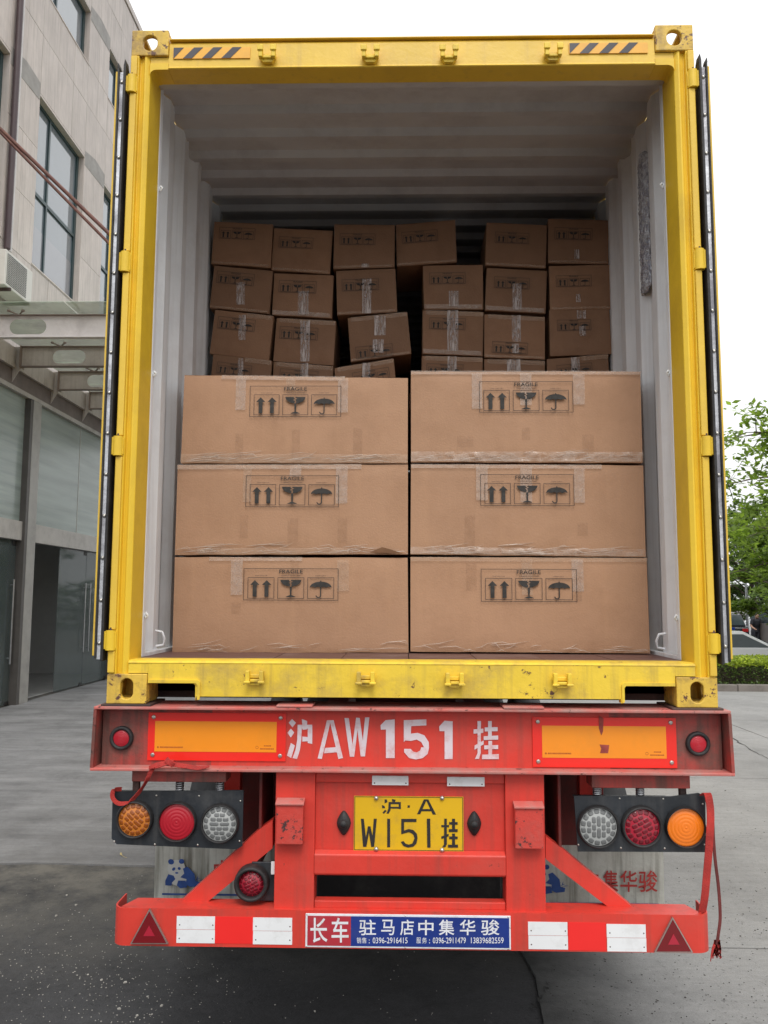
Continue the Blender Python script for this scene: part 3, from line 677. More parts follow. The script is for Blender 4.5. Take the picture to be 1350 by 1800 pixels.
def carton(q, Y, depth, m, root, amp=.006, fr=3.5, N=20):
    """carton body whose front face is the quad q (X,Z corners tl,tr,br,bl) at y=Y, gently dented, edges softened"""
    b = MB(); tl, tr, br, bl = [Vector(c) for c in q]; K = 12; vs = []; seed = random.random()*50
    for j in range(K+1):
        for i in range(N+1):
            u, v_ = i/N, j/K; p = (tl*(1-u)+tr*u)*(1-v_)+(bl*(1-u)+br*u)*v_
            e = min(u, 1-u, v_, 1-v_)*6; e = min(1, e)
            if v_ in (0, 1): p = p+Vector((0, (.0035 if N == 20 else .002)*noise.noise(Vector((p.x*9, v_*7, seed)))*min(1, u*8, (1-u)*8)-.001))
            vs.append((p.x, Y+(.004 if e == 0 else 0)-e*amp*noise.noise(Vector((p.x*fr, p.y*fr, seed)))-e*.002, p.y))
    b.add(vs, [(j*(N+1)+i, (j+1)*(N+1)+i, (j+1)*(N+1)+i+1, j*(N+1)+i+1) for j in range(K) for i in range(N)], True)
    def strip(a, c, nv):
        n_ = nv; v0 = []; 
        for i in range(n_+1):
            p = a.lerp(c, i/n_); v0.append((p.x, Y+.004, p.y))
        for i in range(n_+1):
            p = a.lerp(c, i/n_); v0.append((p.x, Y+depth, p.y))
        b.add(v0, [(i, i+1, n_+1+i+1, n_+1+i) for i in range(n_)])
    strip(tl, tr, N); strip(tr, br, K); strip(br, bl, N); strip(bl, tl, K)
    b.add([(c.x, Y+depth, c.y) for c in (tl, tr, br, bl)], [(0, 1, 2, 3)])
    return b.build('carton_body', m, root)

def bil(q, u, v_):
    tl, tr, br, bl = [Vector(c) for c in q]; return (tl*(1-u)+tr*u)*(1-v_)+(bl*(1-u)+br*u)*v_
def sub(q, u0, v0, u1, v1): return [bil(q, u0, v0), bil(q, u1, v0), bil(q, u1, v1), bil(q, u0, v1)]
YB = .55
big = [  # corner pixels, print box pixels, label, tape strips in face fractions (u0,v0,u1,v1,material)
 (((324, 659), (717, 664), (716.6, 814), (317.5, 814)), (440, 679, 599.5, 733), 'large brown carton on top of the left stack, brown tape near its base',
  [(.235, .015, .280, .40, 'tape_w'), (.69, .02, .735, .42, 'tape_w'), (.46, .01, .50, .16, 'tape'), (.49, .62, .525, .95, 'tape_dk'), (.24, .67, .275, .93, 'tape_dk'), (.76, .60, .80, .93, 'tape_dk'), (.0, .90, 1, .995, 'tape'), (.17, .0, .72, .05, 'tape_w')]),
 (((312, 817), (717, 816), (717, 974), (307, 975)), (433, 836, 595.5, 891.6), 'large brown carton in the middle of the left stack, torn bottom right corner',
  [(.29, .02, .325, .42, 'tape'), (.69, .02, .74, .44, 'tape_w'), (.49, .01, .54, .14, 'tape_w'), (.28, .56, .315, .82, 'tape_dk'), (.485, .60, .53, .88, 'tape_dk'), (.70, .60, .74, .88, 'tape_dk'), (.0, .0, .8, .055, 'tape_w'), (.1, .93, .75, .995, 'tape')]),
 (((307, 979), (716.6, 980), (718, 1147), (302.5, 1146)), (429, 999, 594.6, 1055.6), 'large brown carton at the bottom of the left stack',
  [(.245, .03, .295, .40, 'tape_w'), (.50, .03, .535, .42, 'tape_dk'), (.70, .03, .75, .36, 'tape'), (.25, .48, .29, .60, 'tape_dk'), (.15, .0, .55, .04, 'tape_w'), (.0, .95, 1, .995, 'tape_dk')]),
 (((722.6, 652.4), (1125.8, 653), (1130, 813), (722.6, 812)), (842, 671, 1007.5, 725.4), 'large brown carton on top of the right stack, pale tape over its top edge',
  [(.265, .03, .31, .42, 'tape_w'), (.475, .02, .525, .38, 'tape_w'), (.705, .03, .755, .37, 'tape_w'), (.48, .62, .515, .76, 'tape_dk'), (.20, .72, .27, .84, 'tape_dk'), (.74, .70, .79, .88, 'tape_dk'), (.0, .0, 1, .04, 'tape_w'), (.0, .89, 1, .995, 'film')]),
 (((722.6, 816), (1131, 817.6), (1135.6, 979), (721.6, 974)), (844, 834, 1009.4, 889.4), 'large brown carton in the middle of the right stack, scuffed on its left half',
  [(.28, .02, .33, .40, 'tape_w'), (.47, .01, .52, .42, 'tape_w'), (.70, .04, .745, .42, 'tape_w'), (.23, .57, .275, .92, 'tape_dk'), (.71, .64, .755, .78, 'tape_dk'), (.0, .0, .82, .045, 'tape_w'), (.0, .92, 1, .995, 'film')]),
 (((721.6, 979), (1137, 980.6), (1143, 1148.5), (721.6, 1145)), (845, 1000, 1014.3, 1058), 'large brown carton at the bottom of the right stack, brown tape left of its print',
  [(.235, .06, .28, .36, 'tape_dk'), (.47, .02, .515, .40, 'tape'), (.68, .02, .73, .36, 'tape_w'), (.69, .2, .72, .46, 'tape_dk'), (.0, .0, 1, .045, 'tape'), (.0, .955, 1, .998, 'tape_dk')]),
]
FZ = CZ+.1712
for bi, (cn, pb, lab, tps) in enumerate(big):
    q = [P(x, y, YB) for x, y in cn]
    cx = (q[2][0]+q[3][0])/2; cz = (q[2][1]+q[3][1])/2
    root = empty('large_carton', (cx, YB+.36, cz), lab, 'carton', 'large cartons stacked two by three at the container mouth')
    carton(q, YB, .70, M['card'], root)
    for ti, (u0, v0, u1, v1, mm) in enumerate(tps):
        b = MB(); wide = (u1-u0) > .3; film = mm == 'film'
        sheet(b, sub(q, u0, v0, u1, v1), YB-.0065, (60, 6) if wide else (6, 16), .009 if film else .0025, 26 if film else 70, ti+bi*7)
        b.build('wrap_film' if film else 'tape_strip', M[mm], root)
    (x0, z0), (x1, z1) = P(pb[0], pb[1], YB-.004), P(pb[2], pb[3], YB-.004)
    inst(mark_big, 'printed_mark', (x0, YB-.0105, z0), root, scale=((x1-x0)/BW, 1, (z0-z1)/BH))
    if bi == 1:
        MB().xz([P(650, 971, YB), P(672, 962, YB), P(690, 967, YB), P(708, 973.5, YB)], YB-.012, YB-.007).build('torn_flap', M['card_dark'], root)
    # crinkled wrap along the lower seam
    b = MB(); rnd = random.Random(bi*5+1)
    for k in range(46 if bi not in (2, 5) else 20):
        u = rnd.random()*.92; v_ = 1-rnd.random()**2*.10-.01; L_ = rnd.uniform(.04, .16); p0 = bil(q, u, v_); p1 = bil(q, min(1, u+L_), min(1, max(.86, v_+rnd.uniform(-.06, .06)))); pm = bil(q, u+L_/2, v_-.015)
        b.tube([(p0.x, YB-.006, p0.y), (pm.x, YB-.0095, pm.y), (p1.x, YB-.006, p1.y)], [.0005, .0013, .0004], 4)
    b.build('wrap_creases', M['crease'], root, kind='stuff')
YS = 1.30
def z5(x, y): return (350+x/3.553, 370+y/3.553)
def z6(x, y): return (700+x/3.4615, 370+y/3.4615)
# (zoom, corners tl tr br bl, print box, vertical tape boxes, top band?, bottom band?, label)
small = [
 (z5, (95, 68, 460, 84, 445, 355, 75, 330), (128, 108, 350, 185), [], 0, 1, 'small brown carton in the top row beside the left container wall'),
 (z5, (468, 108, 835, 125, 816, 395, 450, 370), (500, 168, 712, 240), [], 0, 1, 'small brown carton in the top row, sitting lower than its neighbours'),
 (z5, (845, 84, 1222, 88, 1220, 352, 838, 364), (880, 150, 1100, 215), [(1015, 335, 1060, 358)], 0, 1, 'small brown carton in the top row, third from the left wall'),
 (z6, (-14, 85, 346, 55, 357, 312, -8, 338), (22, 128, 240, 195), [], 0, 1, 'small carton of the top row bridging the dark gap, base slanting upwards'),
 (z6, (540, 70, 905, 88, 898, 350, 530, 332), (588, 140, 795, 200), [], 0, 1, 'small brown carton in the top row just right of the dark opening'),
 (z6, (914, 48, 1280, 58, 1280, 325, 912, 318), (950, 108, 1180, 182), [(1070, 240, 1100, 300)], 0, 1, 'small brown carton in the top row beside the right container wall'),
 (z5, (95, 342, 460, 376, 437, 643, 65, 606), (112, 390, 345, 465), [(235, 450, 285, 590)], 0, 1, 'small carton of the second row beside the left wall, shiny tape below print'),
 (z5, (470, 390, 840, 404, 828, 672, 455, 650), (500, 443, 732, 515), [(620, 505, 685, 652)], 0, 2, 'small carton of the second row with white tape tab, second from left wall'),
 (z5, (856, 376, 1225, 360, 1237, 632, 862, 652), (893, 433, 1122, 500), [(1020, 430, 1075, 645)], 0, 1, 'small carton of the second row, crinkled tape down its middle, left of the gap'),
 (z6, (150, 334, 515, 328, 518, 600, 158, 600), (190, 378, 408, 452), [(308, 492, 368, 585)], 0, 2, 'small carton of the second row with short tape tab, right of the gap'),
 (z6, (540, 348, 905, 366, 897, 625, 528, 606), (583, 410, 798, 477), [(692, 447, 750, 605)], 0, 2, 'small carton of the second row with creased tape, second from right wall'),
 (z6, (918, 336, 1285, 328, 1295, 598, 925, 605), (958, 398, 1175, 465), [(1080, 510, 1108, 560)], 0, 1, 'small carton of the second row beside the right wall, nearly without tape'),
 (z5, (100, 618, 465, 658, 435, 935, 65, 890), (118, 672, 350, 752), [(250, 655, 290, 812)], 1, 0, 'small carton of the third row beside the left wall, taped top right corner'),
 (z5, (485, 670, 855, 690, 838, 965, 462, 938), (505, 733, 742, 805), [(635, 690, 690, 945)], 2, 0, 'small carton of the third row taped in a cross, second from the left wall'),
 (z5, (928, 670, 1300, 633, 1325, 893, 948, 945), (980, 850, 1210, 912), [(1095, 660, 1165, 782), (1085, 808, 1152, 890)], 2, 1, 'tilted small carton leaning over the gap, its print at the bottom edge'),
 (z6, (150, 606, 520, 618, 515, 885, 148, 870), (190, 655, 408, 728), [(297, 610, 365, 855)], 2, 2, 'small carton of the third row right of the gap, wide tape from top to bottom'),
 (z6, (525, 630, 893, 648, 893, 905, 525, 892), (570, 808, 788, 868), [(690, 640, 745, 800), (690, 812, 735, 870)], 2, 1, 'small carton of the third row with its print at the bottom, right half'),
 (z6, (920, 604, 1285, 596, 1300, 870, 925, 885), (965, 665, 1172, 735), [(1085, 610, 1140, 660), (1100, 705, 1140, 765)], 0, 0, 'small carton of the third row beside the right wall, rubbed below the print'),
 (z5, (88, 895, 455, 938, 430, 1210, 60, 1170), (112, 958, 328, 1030), [(245, 925, 275, 1050)], 1, 0, 'small carton half hidden behind the large cartons beside the left wall'),
 (z5, (465, 943, 838, 972, 830, 1240, 455, 1215), (505, 1000, 742, 1072), [(635, 955, 680, 1150)], 2, 0, 'small carton half hidden behind the large cartons, second from the left wall'),
 (z5, (845, 984, 1215, 923, 1240, 1190, 870, 1250), (960, 1000, 1190, 1070), [(1020, 955, 1070, 1150)], 2, 0, 'half hidden small carton tilting up to the right, under the leaning carton'),
 (z6, (145, 883, 515, 895, 510, 1160, 140, 1150), (172, 938, 395, 1005), [(300, 890, 355, 1100)], 2, 0, 'small carton half hidden behind the large cartons, just right of the gap'),
 (z6, (525, 903, 893, 915, 890, 1180, 520, 1168), None, [(660, 908, 745, 1100)], 2, 0, 'half hidden small carton with shiny crumpled tape, second from the right wall'),
 (z6, (905, 903, 1278, 873, 1290, 1140, 915, 1165), (965, 935, 1180, 1005), [(1050, 895, 1105, 1050)], 1, 0, 'small carton half hidden behind the large cartons beside the right wall'),
]
for si, (zf, c, pb, tps, tb, bb_, lab) in enumerate(small):
    cn = [zf(c[i], c[i+1]) for i in (0, 2, 4, 6)]
    Y = YS+[.0, .015, -.01, .02, .005, .012][si % 6]
    q = [P(x, y, Y) for x, y in cn]
    cx = (q[2][0]+q[3][0])/2; cz = (q[2][1]+q[3][1])/2
    root = empty('small_carton', (cx, Y+.2, cz), lab, 'carton', 'small cartons stacked deeper in the container')
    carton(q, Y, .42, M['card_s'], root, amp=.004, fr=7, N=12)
    if pb:
        a = zf(pb[0], pb[1]); d = zf(pb[2], pb[3]); (x0, z0), (x1, z1) = P(*a, Y), P(*d, Y)
        ang = math.atan2(q[1][1]-q[0][1], q[1][0]-q[0][0])
        xm, zm = (x0+x1)/2, (z0+z1)/2; s_ = (x1-x0)/SW
        org = Vector((xm, zm))+Matrix.Rotation(ang, 2) @ Vector((-SW*s_/2, SH*s_/2))
        inst(mark_small, 'printed_mark', (org.x, Y-.0075, org.y), root, rot=(0, -ang, 0), scale=(s_, 1, s_))
    tl, tr, br, bl = [Vector(k) for k in q]
    for ti, t in enumerate(tps):
        a = zf(t[0], t[1]); d = zf(t[2], t[3]); (x0, z0), (x1, z1) = P(*a, Y), P(*d, Y)
        b = MB(); sheet(b, [(x0, z0), (x1, z0), (x1, z1), (x0, z1)], Y-.005, (6, 16), .004, 90, si*3+ti); b.build('tape_strip', M['tape_s'], root)
    if tb:
        b = MB(); sheet(b, sub(q, .05 if tb == 2 else .55, .005, .99, .11), Y-.0045, (30, 4), .0025, 80, si); b.build('tape_strip', M['tape'], root)
    if bb_:
        b = MB(); sheet(b, sub(q, .01, .90 if bb_ == 2 else .95, .97, .995), Y-.0045, (30, 4), .0025, 80, si+40); b.build('tape_strip', M['tape_w' if bb_ == 2 else 'tape'], root)

# ================================================================== semi-trailer
tr = empty('semi_trailer', (0, 0, 0), 'red skeletal semi-trailer carrying the yellow container', 'semi-trailer')
def tb(name, m, x0, x1, y0, y1, z0, z1, parent=None, bevel=.003, **k): return MB().box(x0, x1, y0, y1, z0, z1).build(name, M[m], parent or tr, bevel=bevel, **k)
# rear channel beam: web set back between two flanges
BT, BB = 1.441, 1.190; WY = .045
tb('rear_beam_web', 'red', -.80, .80, WY, WY+.012, BB+.012, BT-.012, bevel=0)
for s in (-1, 1): tb('rear_beam_web', 'red_worn', s*.8, s*1.245, WY, WY+.012, BB+.012, BT-.012, bevel=0)
tb('top_flange', 'red_dust', -1.262, 1.262, -.022, .20, BT-.012, BT)
tb('bottom_flange', 'red_dust', -1.268, 1.268, -.022, .16, BB, BB+.012)
for s in (-1, 1): MB().prism([(s*1.262, -.021, BT-.0125), (s*1.250, -.021, BT-.0125), (s*1.256, -.021, BB+.0125), (s*1.268, -.021, BB+.0125)], (0, .17, 0)).build('end_plate', M['red_worn'], tr, bevel=.002)
MB().box(-1.14, 1.14, .06, .18, BB+.013, BT-.013).build('rear_beam_box', M['red_dark'], tr)
for s in (-1, 1): tb('corner_pad', 'deck_rust', s*1.235, s*1.035, -.018, .19, BT+.0005, CZ-.0005, bevel=.001)
for a, b_ in ((487, 550), (884, 955)):
    x0 = P(a, 1238, 0)[0]; x1 = P(b_, 1238, 0)[0]; tb('wear_pad', 'red_dust', x0, x1, -.024, .10, BT+.0005, BT+.010)
# long reflectors with bolts
def board(x0, z0, x1, z1, ix0, iz0, ix1, iz1, chip=None):
    p = tb('long_reflector', 'refl_red', x0, x1, WY-.006, WY-.0005, z0, z1, bevel=.001)
    o = MB().box(ix0, ix1, WY-.0075, WY-.0062, iz0, iz1).build('orange_field', M['refl_orange'], p)
    for x in (x0+.022, x1-.022):
        for z in (z0+.022, z1-.018):
            MB().lathe((x, WY-.006, z), [(.0085, 0), (.0085, -.003), (.006, -.0045), (.003, -.0050), (.0001, -.0045)], 12).build('bolt', M['bolt'], p)
    b = MB()
    rn = random.Random(2)
    def dashes(xa, xb, za, zb_):
        x = xa
        while x < xb: w_ = rn.uniform(.002, .005); b.quad((x, WY-.0078, za), (x+w_, WY-.0078, za), (x+w_, WY-.0078, zb_), (x, WY-.0078, zb_)); x += w_+.0012
    dashes(ix0+.022, ix0+.115, iz0+.014, iz0+.020)
    b.lathe((ix0+.014, WY-.0078, iz0+.017), [(.004, 0), (.0001, 0)], 10)
    dashes(ix1-.05, ix1-.022, iz0+.023, iz0+.028); dashes(ix1-.065, ix1-.010, iz0+.011, iz0+.016)
    b.lathe((ix1-.078, WY-.0078, iz0+.019), [(.006, 0), (.0045, 0)], 12)
    M.setdefault('orange_ink', mat('faint_brown_print', (.45, .10, .01), .5))
    b.build('small_print', M['orange_ink'], p)
    if chip:
        for pts in chip:
            MB().xz([P(*q, WY) for q in pts], WY-.0088, WY-.0078).build('paint_chip', M['chip'], p)
M['chip'] = mat('bare_red_chip', (.30, .05, .04), .7, var=.3, vs=30)
def pq(x, y, Y=WY): return P(x, y, Y)
(a, b_), (c, d) = pq(262, 1252), pq(502, 1338)
(e, f), (g_, h) = pq(274, 1267), pq(486, 1322)
board(a, d, c, b_, e, h, g_, f)
(a, b_), (c, d) = pq(935, 1260), pq(1190, 1350); (e, f), (g_, h) = pq(952, 1275), pq(1171, 1333)
board(a, d, c, b_, e, h, g_, f, [[(1052, 1257), (1060, 1262), (1059, 1285), (1056, 1292), (1052, 1280)], [(1053, 1308), (1070, 1309), (1068, 1323), (1054, 1323), (1056, 1315)]])
# stencilled registration: hand-cut strokes for the characters, plain strokes for the rest
def stroke_poly(mb, pts, Y): 
    q = [P(x, y, Y) for x, y in pts]; n_ = sum(q[i][0]*q[(i+1) % len(q)][1]-q[(i+1) % len(q)][0]*q[i][1] for i in range(len(q)))
    if n_ < 0: q = q[::-1]
    mb.add([(x, Y, z) for x, z in q], [tuple(range(len(q)))])
def Z2(x, y): return (500+x/3.375, 1140+y/3.375)
b = MB(); SY = WY-.0012
strk = [
 [(25, 440), (45, 418), (68, 440), (48, 468)], [(18, 500), (38, 475), (58, 498), (38, 528)], [(15, 635), (38, 560), (62, 575), (40, 650)],
 [(78, 452), (103, 452), (100, 540), (92, 600), (75, 655), (48, 650), (66, 600), (76, 540)], [(103, 418), (135, 430), (133, 480), (108, 482)],
 [(103, 452), (165, 452), (165, 475), (103, 475)], [(138, 475), (165, 475), (165, 566), (138, 560)], [(106, 522), (138, 525), (138, 550), (106, 552)],
 # A
 [(197, 652), (252, 425), (275, 425), (222, 655)], [(268, 425), (292, 425), (348, 650), (320, 655)], [(240, 590), (305, 585), (312, 615), (235, 622)],
 # W
 [(356, 412), (382, 412), (408, 600), (412, 642), (388, 642)], [(425, 410), (442, 412), (414, 642), (395, 640)], [(425, 410), (447, 412), (472, 600), (474, 640), (452, 640)], [(478, 408), (504, 408), (478, 640), (456, 640)],
 # 1
 [(600, 425), (654, 420), (654, 650), (602, 650), (602, 480), (572, 482), (570, 455)],
 # 5
 [(708, 425), (842, 420), (842, 456), (752, 460), (750, 505), (708, 555)],
 [(716, 545), (750, 505), (790, 500), (830, 515), (856, 555), (858, 590), (830, 590), (812, 555), (785, 540), (750, 548)],
 [(812, 586), (858, 586), (850, 625), (820, 650), (780, 658), (740, 650), (710, 615), (710, 595), (748, 595), (765, 612), (785, 616), (805, 605)],
 # 1
 [(950, 428), (998, 432), (998, 656), (950, 656), (950, 490), (920, 490), (918, 462)],
 # gua: hand radical and the two earths
 [(1145, 430), (1166, 430), (1164, 620), (1155, 655), (1130, 655), (1146, 620)], [(1122, 480), (1180, 475), (1180, 500), (1122, 505)], [(1128, 575), (1182, 545), (1182, 568), (1128, 600)],
 [(1208, 430), (1230, 430), (1230, 540), (1208, 540)], [(1188, 468), (1265, 466), (1265, 490), (1188, 492)], [(1182, 520), (1268, 516), (1268, 540), (1182, 543)],
 [(1210, 548), (1232, 548), (1232, 650), (1210, 650)], [(1185, 575), (1268, 572), (1268, 596), (1185, 598)], [(1172, 630), (1272, 626), (1272, 656), (1172, 656)],
]
for i0, i1 in ((0, 8), (8, 11), (11, 15), (15, 16), (16, 19), (19, 20), (20, 30)):
    b = MB()
    for k in range(i0, min(i1, len(strk))): stroke_poly(b, [Z2(*p) for p in strk[k]], SY-.00008*k)
    b.build('stencil_character', M['white_paint'], tr)
# round side markers at both beam ends
def lamp(cx, cz, Y, R_, rl, m, ringed, mring='rubber', parent=None, name='marker_lamp', depth=.02):
    r = MB().lathe((cx, Y, cz), [(R_, .004), (R_, -depth*.5), (R_*.96, -depth*.8), ((R_+rl)/2, -depth), (rl*1.02, -depth*.8), (rl, -depth*.45)], 40).build(name, M[mring], parent or tr)
    if ringed:
        pr = []; k = 16
        for i in range(k+1): t = 1-i/k; pr.append((max(rl*t, .0002), -depth*.45-(1-t*t)*depth*.30-(.0014 if i % 3 == 1 else 0)*1.2))
    else: pr = [(max(rl*(1-i/8), .0002), -depth*.45-(1-(1-i/8)**2)*depth*.35) for i in range(9)]
    MB().lathe((cx, Y, cz), pr, 40).build('lens', M[m], r)
    if m.endswith('_led'):       # moulded cells: a ring of lozenges round a field of bars
        b = MB(); rot = {'lens_amber_led': R(-42), 'lens_clear_led': 0 if cx < 0 else R(90), 'lens_red_led': R(28)}[m]
        hy = lambda q: -depth*.45-(1-q*q)*depth*.35-.0006
        def cell(x0, y0, w_, h_, a):
            k = [(-w_, -h_*.5), (-w_*.7, -h_), (w_*.7, -h_), (w_, -h_*.5), (w_, h_*.5), (w_*.7, h_), (-w_*.7, h_), (-w_, h_*.5)]; vs_ = []
            for sc_, lift in ((1, 0), (.6, -.0012)):
                for u, v_ in k:
                    X_, Z_ = x0+(u*math.cos(a)-v_*math.sin(a))*sc_, y0+(u*math.sin(a)+v_*math.cos(a))*sc_
                    vs_.append((cx+X_, Y+hy(min(1, math.hypot(X_, Z_)/rl))+lift, cz+Z_))
            b.add(vs_, [(i, (i+1) % 8, (i+1) % 8+8, i+8) for i in range(8)]+[tuple(range(8, 16))])
        n_ = 15
        for i in range(n_): a = i*2*math.pi/n_; cell(math.cos(a)*rl*.83, math.sin(a)*rl*.83, rl*.125, rl*.14, a)
        for j in range(5):
            v_ = (j-2)*rl*.26; half = math.sqrt(max(.01, .62**2-(v_/rl)**2))*rl; nb = 3 if j % 2 else 2
            for i in range(nb):
                u = -half+(i+.5)*2*half/nb; cell(u*math.cos(rot)-v_*math.sin(rot), u*math.sin(rot)+v_*math.cos(rot), half/nb*.9, rl*.11, rot)
        b.build('lens_cells', M[m+'_cell'], r, kind='stuff')
    return r
for px, py in ((214.5, 1297), (1226, 1307)):
    x, z = P(px, py, WY); lamp(x, z, WY, .048, .033, 'lens_red', True, depth=.018)
# hanging mounts with springs and the lamp boards
SY2 = .07
def spring(x, z0, z1, y):
    b = MB(); path = []; n = 5; k = n*12
    for i in range(k+1): a = i/12*2*math.pi; path.append((x+math.cos(a)*.014, y+math.sin(a)*.014, z0+(z1-z0)*i/k))
    b.tube(path, .0042, 6); return b
def tail(side):
    if side < 0: mx0, mx1 = 232, 397; my = (1356, 1374); sp = (240, 316, 387); bq = [(198, 1391), (428, 1389), (426, 1487), (416, 1493), (205, 1484), (196, 1474)]; lamps = ((236, 1441, 33, 28, 'lens_amber_led', 0), (311, 1445, 34.5, 31, 'lens_red', 1), (386, 1448, 34, 29.5, 'lens_clear_led', 0)); plain = (0,)
    else: mx0, mx1 = 1040, 1213; my = (1367, 1385); sp = (1049, 1124.6, 1199); bq = [(1009, 1399), (1180, 1400), (1228, 1394), (1240, 1400), (1241, 1498), (1016, 1497)]; lamps = ((1052, 1453.7, 36.5, 32, 'lens_clear_led', 0), (1129, 1454, 36, 30, 'lens_red_led', 0), (1205.5, 1454.5, 35, 32, 'lens_amber', 1)); plain = (2,)
    (x0, z1), (x1, _), (_, z0) = P(mx0, my[0], .03), P(mx1, my[0], .03), P(mx0, my[1], .03)
    tb('lamp_mount', 'red_worn', x0, x1, .03, .13, z0, BB-.0005)
    pts = [P(x, y, SY2-.02) for x, y in bq]; ztop = pts[0][1]
    for i, s_ in enumerate(sp):
        x = P(s_, 1380, SY2)[0]
        if i in plain: tb('mount_bolt', 'deck_rust', x-.013, x+.013, SY2-.013, SY2+.013, ztop-.01, z0)
        else:
            spring(x, ztop, z0, SY2).build('spring', M['steel'], tr); MB().cyl((x, SY2, ztop-.01), (x, SY2, z0), .007).build('mount_bolt', M['deck_rust'], tr)
    bd = MB().xz(pts, SY2-.02, SY2-.012).build('tail_lamp_board', M['black_plastic'], tr, bevel=.002)
    tx = [p for p in pts if p[1] > pts[0][1]-.03]
    MB().prism([(pts[0][0]+.004, SY2-.0118, ztop-.008), (pts[0][0]+.004, SY2+.04, ztop-.008), (pts[0][0]+.004, SY2+.04, ztop-.012), (pts[0][0]+.004, SY2-.0118, ztop-.012)], (abs(pts[1][0]-pts[0][0])-.01, 0, 0)).build('board_flange', M['black_plastic'], bd)
    sc_ = 1/ (FPX/((SY2-CAM.y)*1.0))  # metres per pixel at the board
    k = (P(700, 1450, SY2-.03)[0]-P(600, 1450, SY2-.03)[0])/100
    for px, py, R_, rl, m, rg in lamps:
        x, z = P(px, py, SY2-.035); lamp(x, z, SY2-.02, R_*k, rl*k, m, rg, parent=tr, name='tail_lamp', depth=.028)
    xs_ = [p[0] for p in pts]; zc = [p[1] for p in pts]; lo = min(zc)+.012; hi = max(zc)-.012
    scr = MB()
    ls = [P(l[0], l[1], SY2-.02) for l in lamps]
    for xx, zz in [((ls[0][0]+ls[1][0])/2, hi-.012), ((ls[1][0]+ls[2][0])/2, hi-.012), ((ls[0][0]+ls[1][0])/2, lo+.004), ((ls[1][0]+ls[2][0])/2, lo+.004), (min(xs_)+.014, lo+.014), (max(xs_)-.012, hi-.03), (max(xs_)-.012, lo+.02)]:
        scr.lathe((xx, SY2-.0202, zz), [(.0042, 0), (.0035, -.002), (.0002, -.003)], 8)
    scr.build('screws', M['bolt'], bd, kind='stuff')
tail(-1); tail(1)
# centre structure: two posts, number-plate panel, lower beam
PY = .02
xl0, xl1 = -.533, -.376; xr0, xr1 = .378, .532
tb('rear_post', 'red', xl0, xl1, PY, PY+.12, .66, BB-.0005); tb('rear_post', 'red', xr0, xr1, PY, PY+.12, .66, BB-.0005)
tb('plate_panel', 'red', xl1+.0008, xr0-.0008, PY+.022, PY+.030, .883, 1.142, bevel=0)
tb('panel_rim', 'red', xl1+.0008, xr0-.0008, PY+.010, PY+.04, 1.143, BB-.001)
MB().prism([(xl1+.001, y, z) for y, z in [(PY+.021, .882), (PY-.002, .868), (PY-.002, .795), (PY+.005, .788), (PY+.06, .788), (PY+.06, .882)]], (xr0-xl1-.002, 0, 0)).build('lower_cross_beam', M['red'], tr, bevel=.004)
tb('slot_rim', 'red', xl1+.001, xr0-.001, PY+.012, PY+.06, .662, .690)
for (xa, ya, xb, yb) in ((654, 1364, 718, 1381), (786, 1366, 852, 1383)):
    (a, b_), (c, d) = P(xa, ya, PY), P(xb, yb, PY); o = tb('reflector_tab', 'refl_white', a, c, PY+.004, PY+.0095, d, min(b_, BB-.001), bevel=.0005)
    for x in (a+.010, c-.010): MB().lathe((x, PY+.004, d+.008), [(.003, 0), (.0002, -.002)], 8).build('rivet', M['deck_rust'], o)
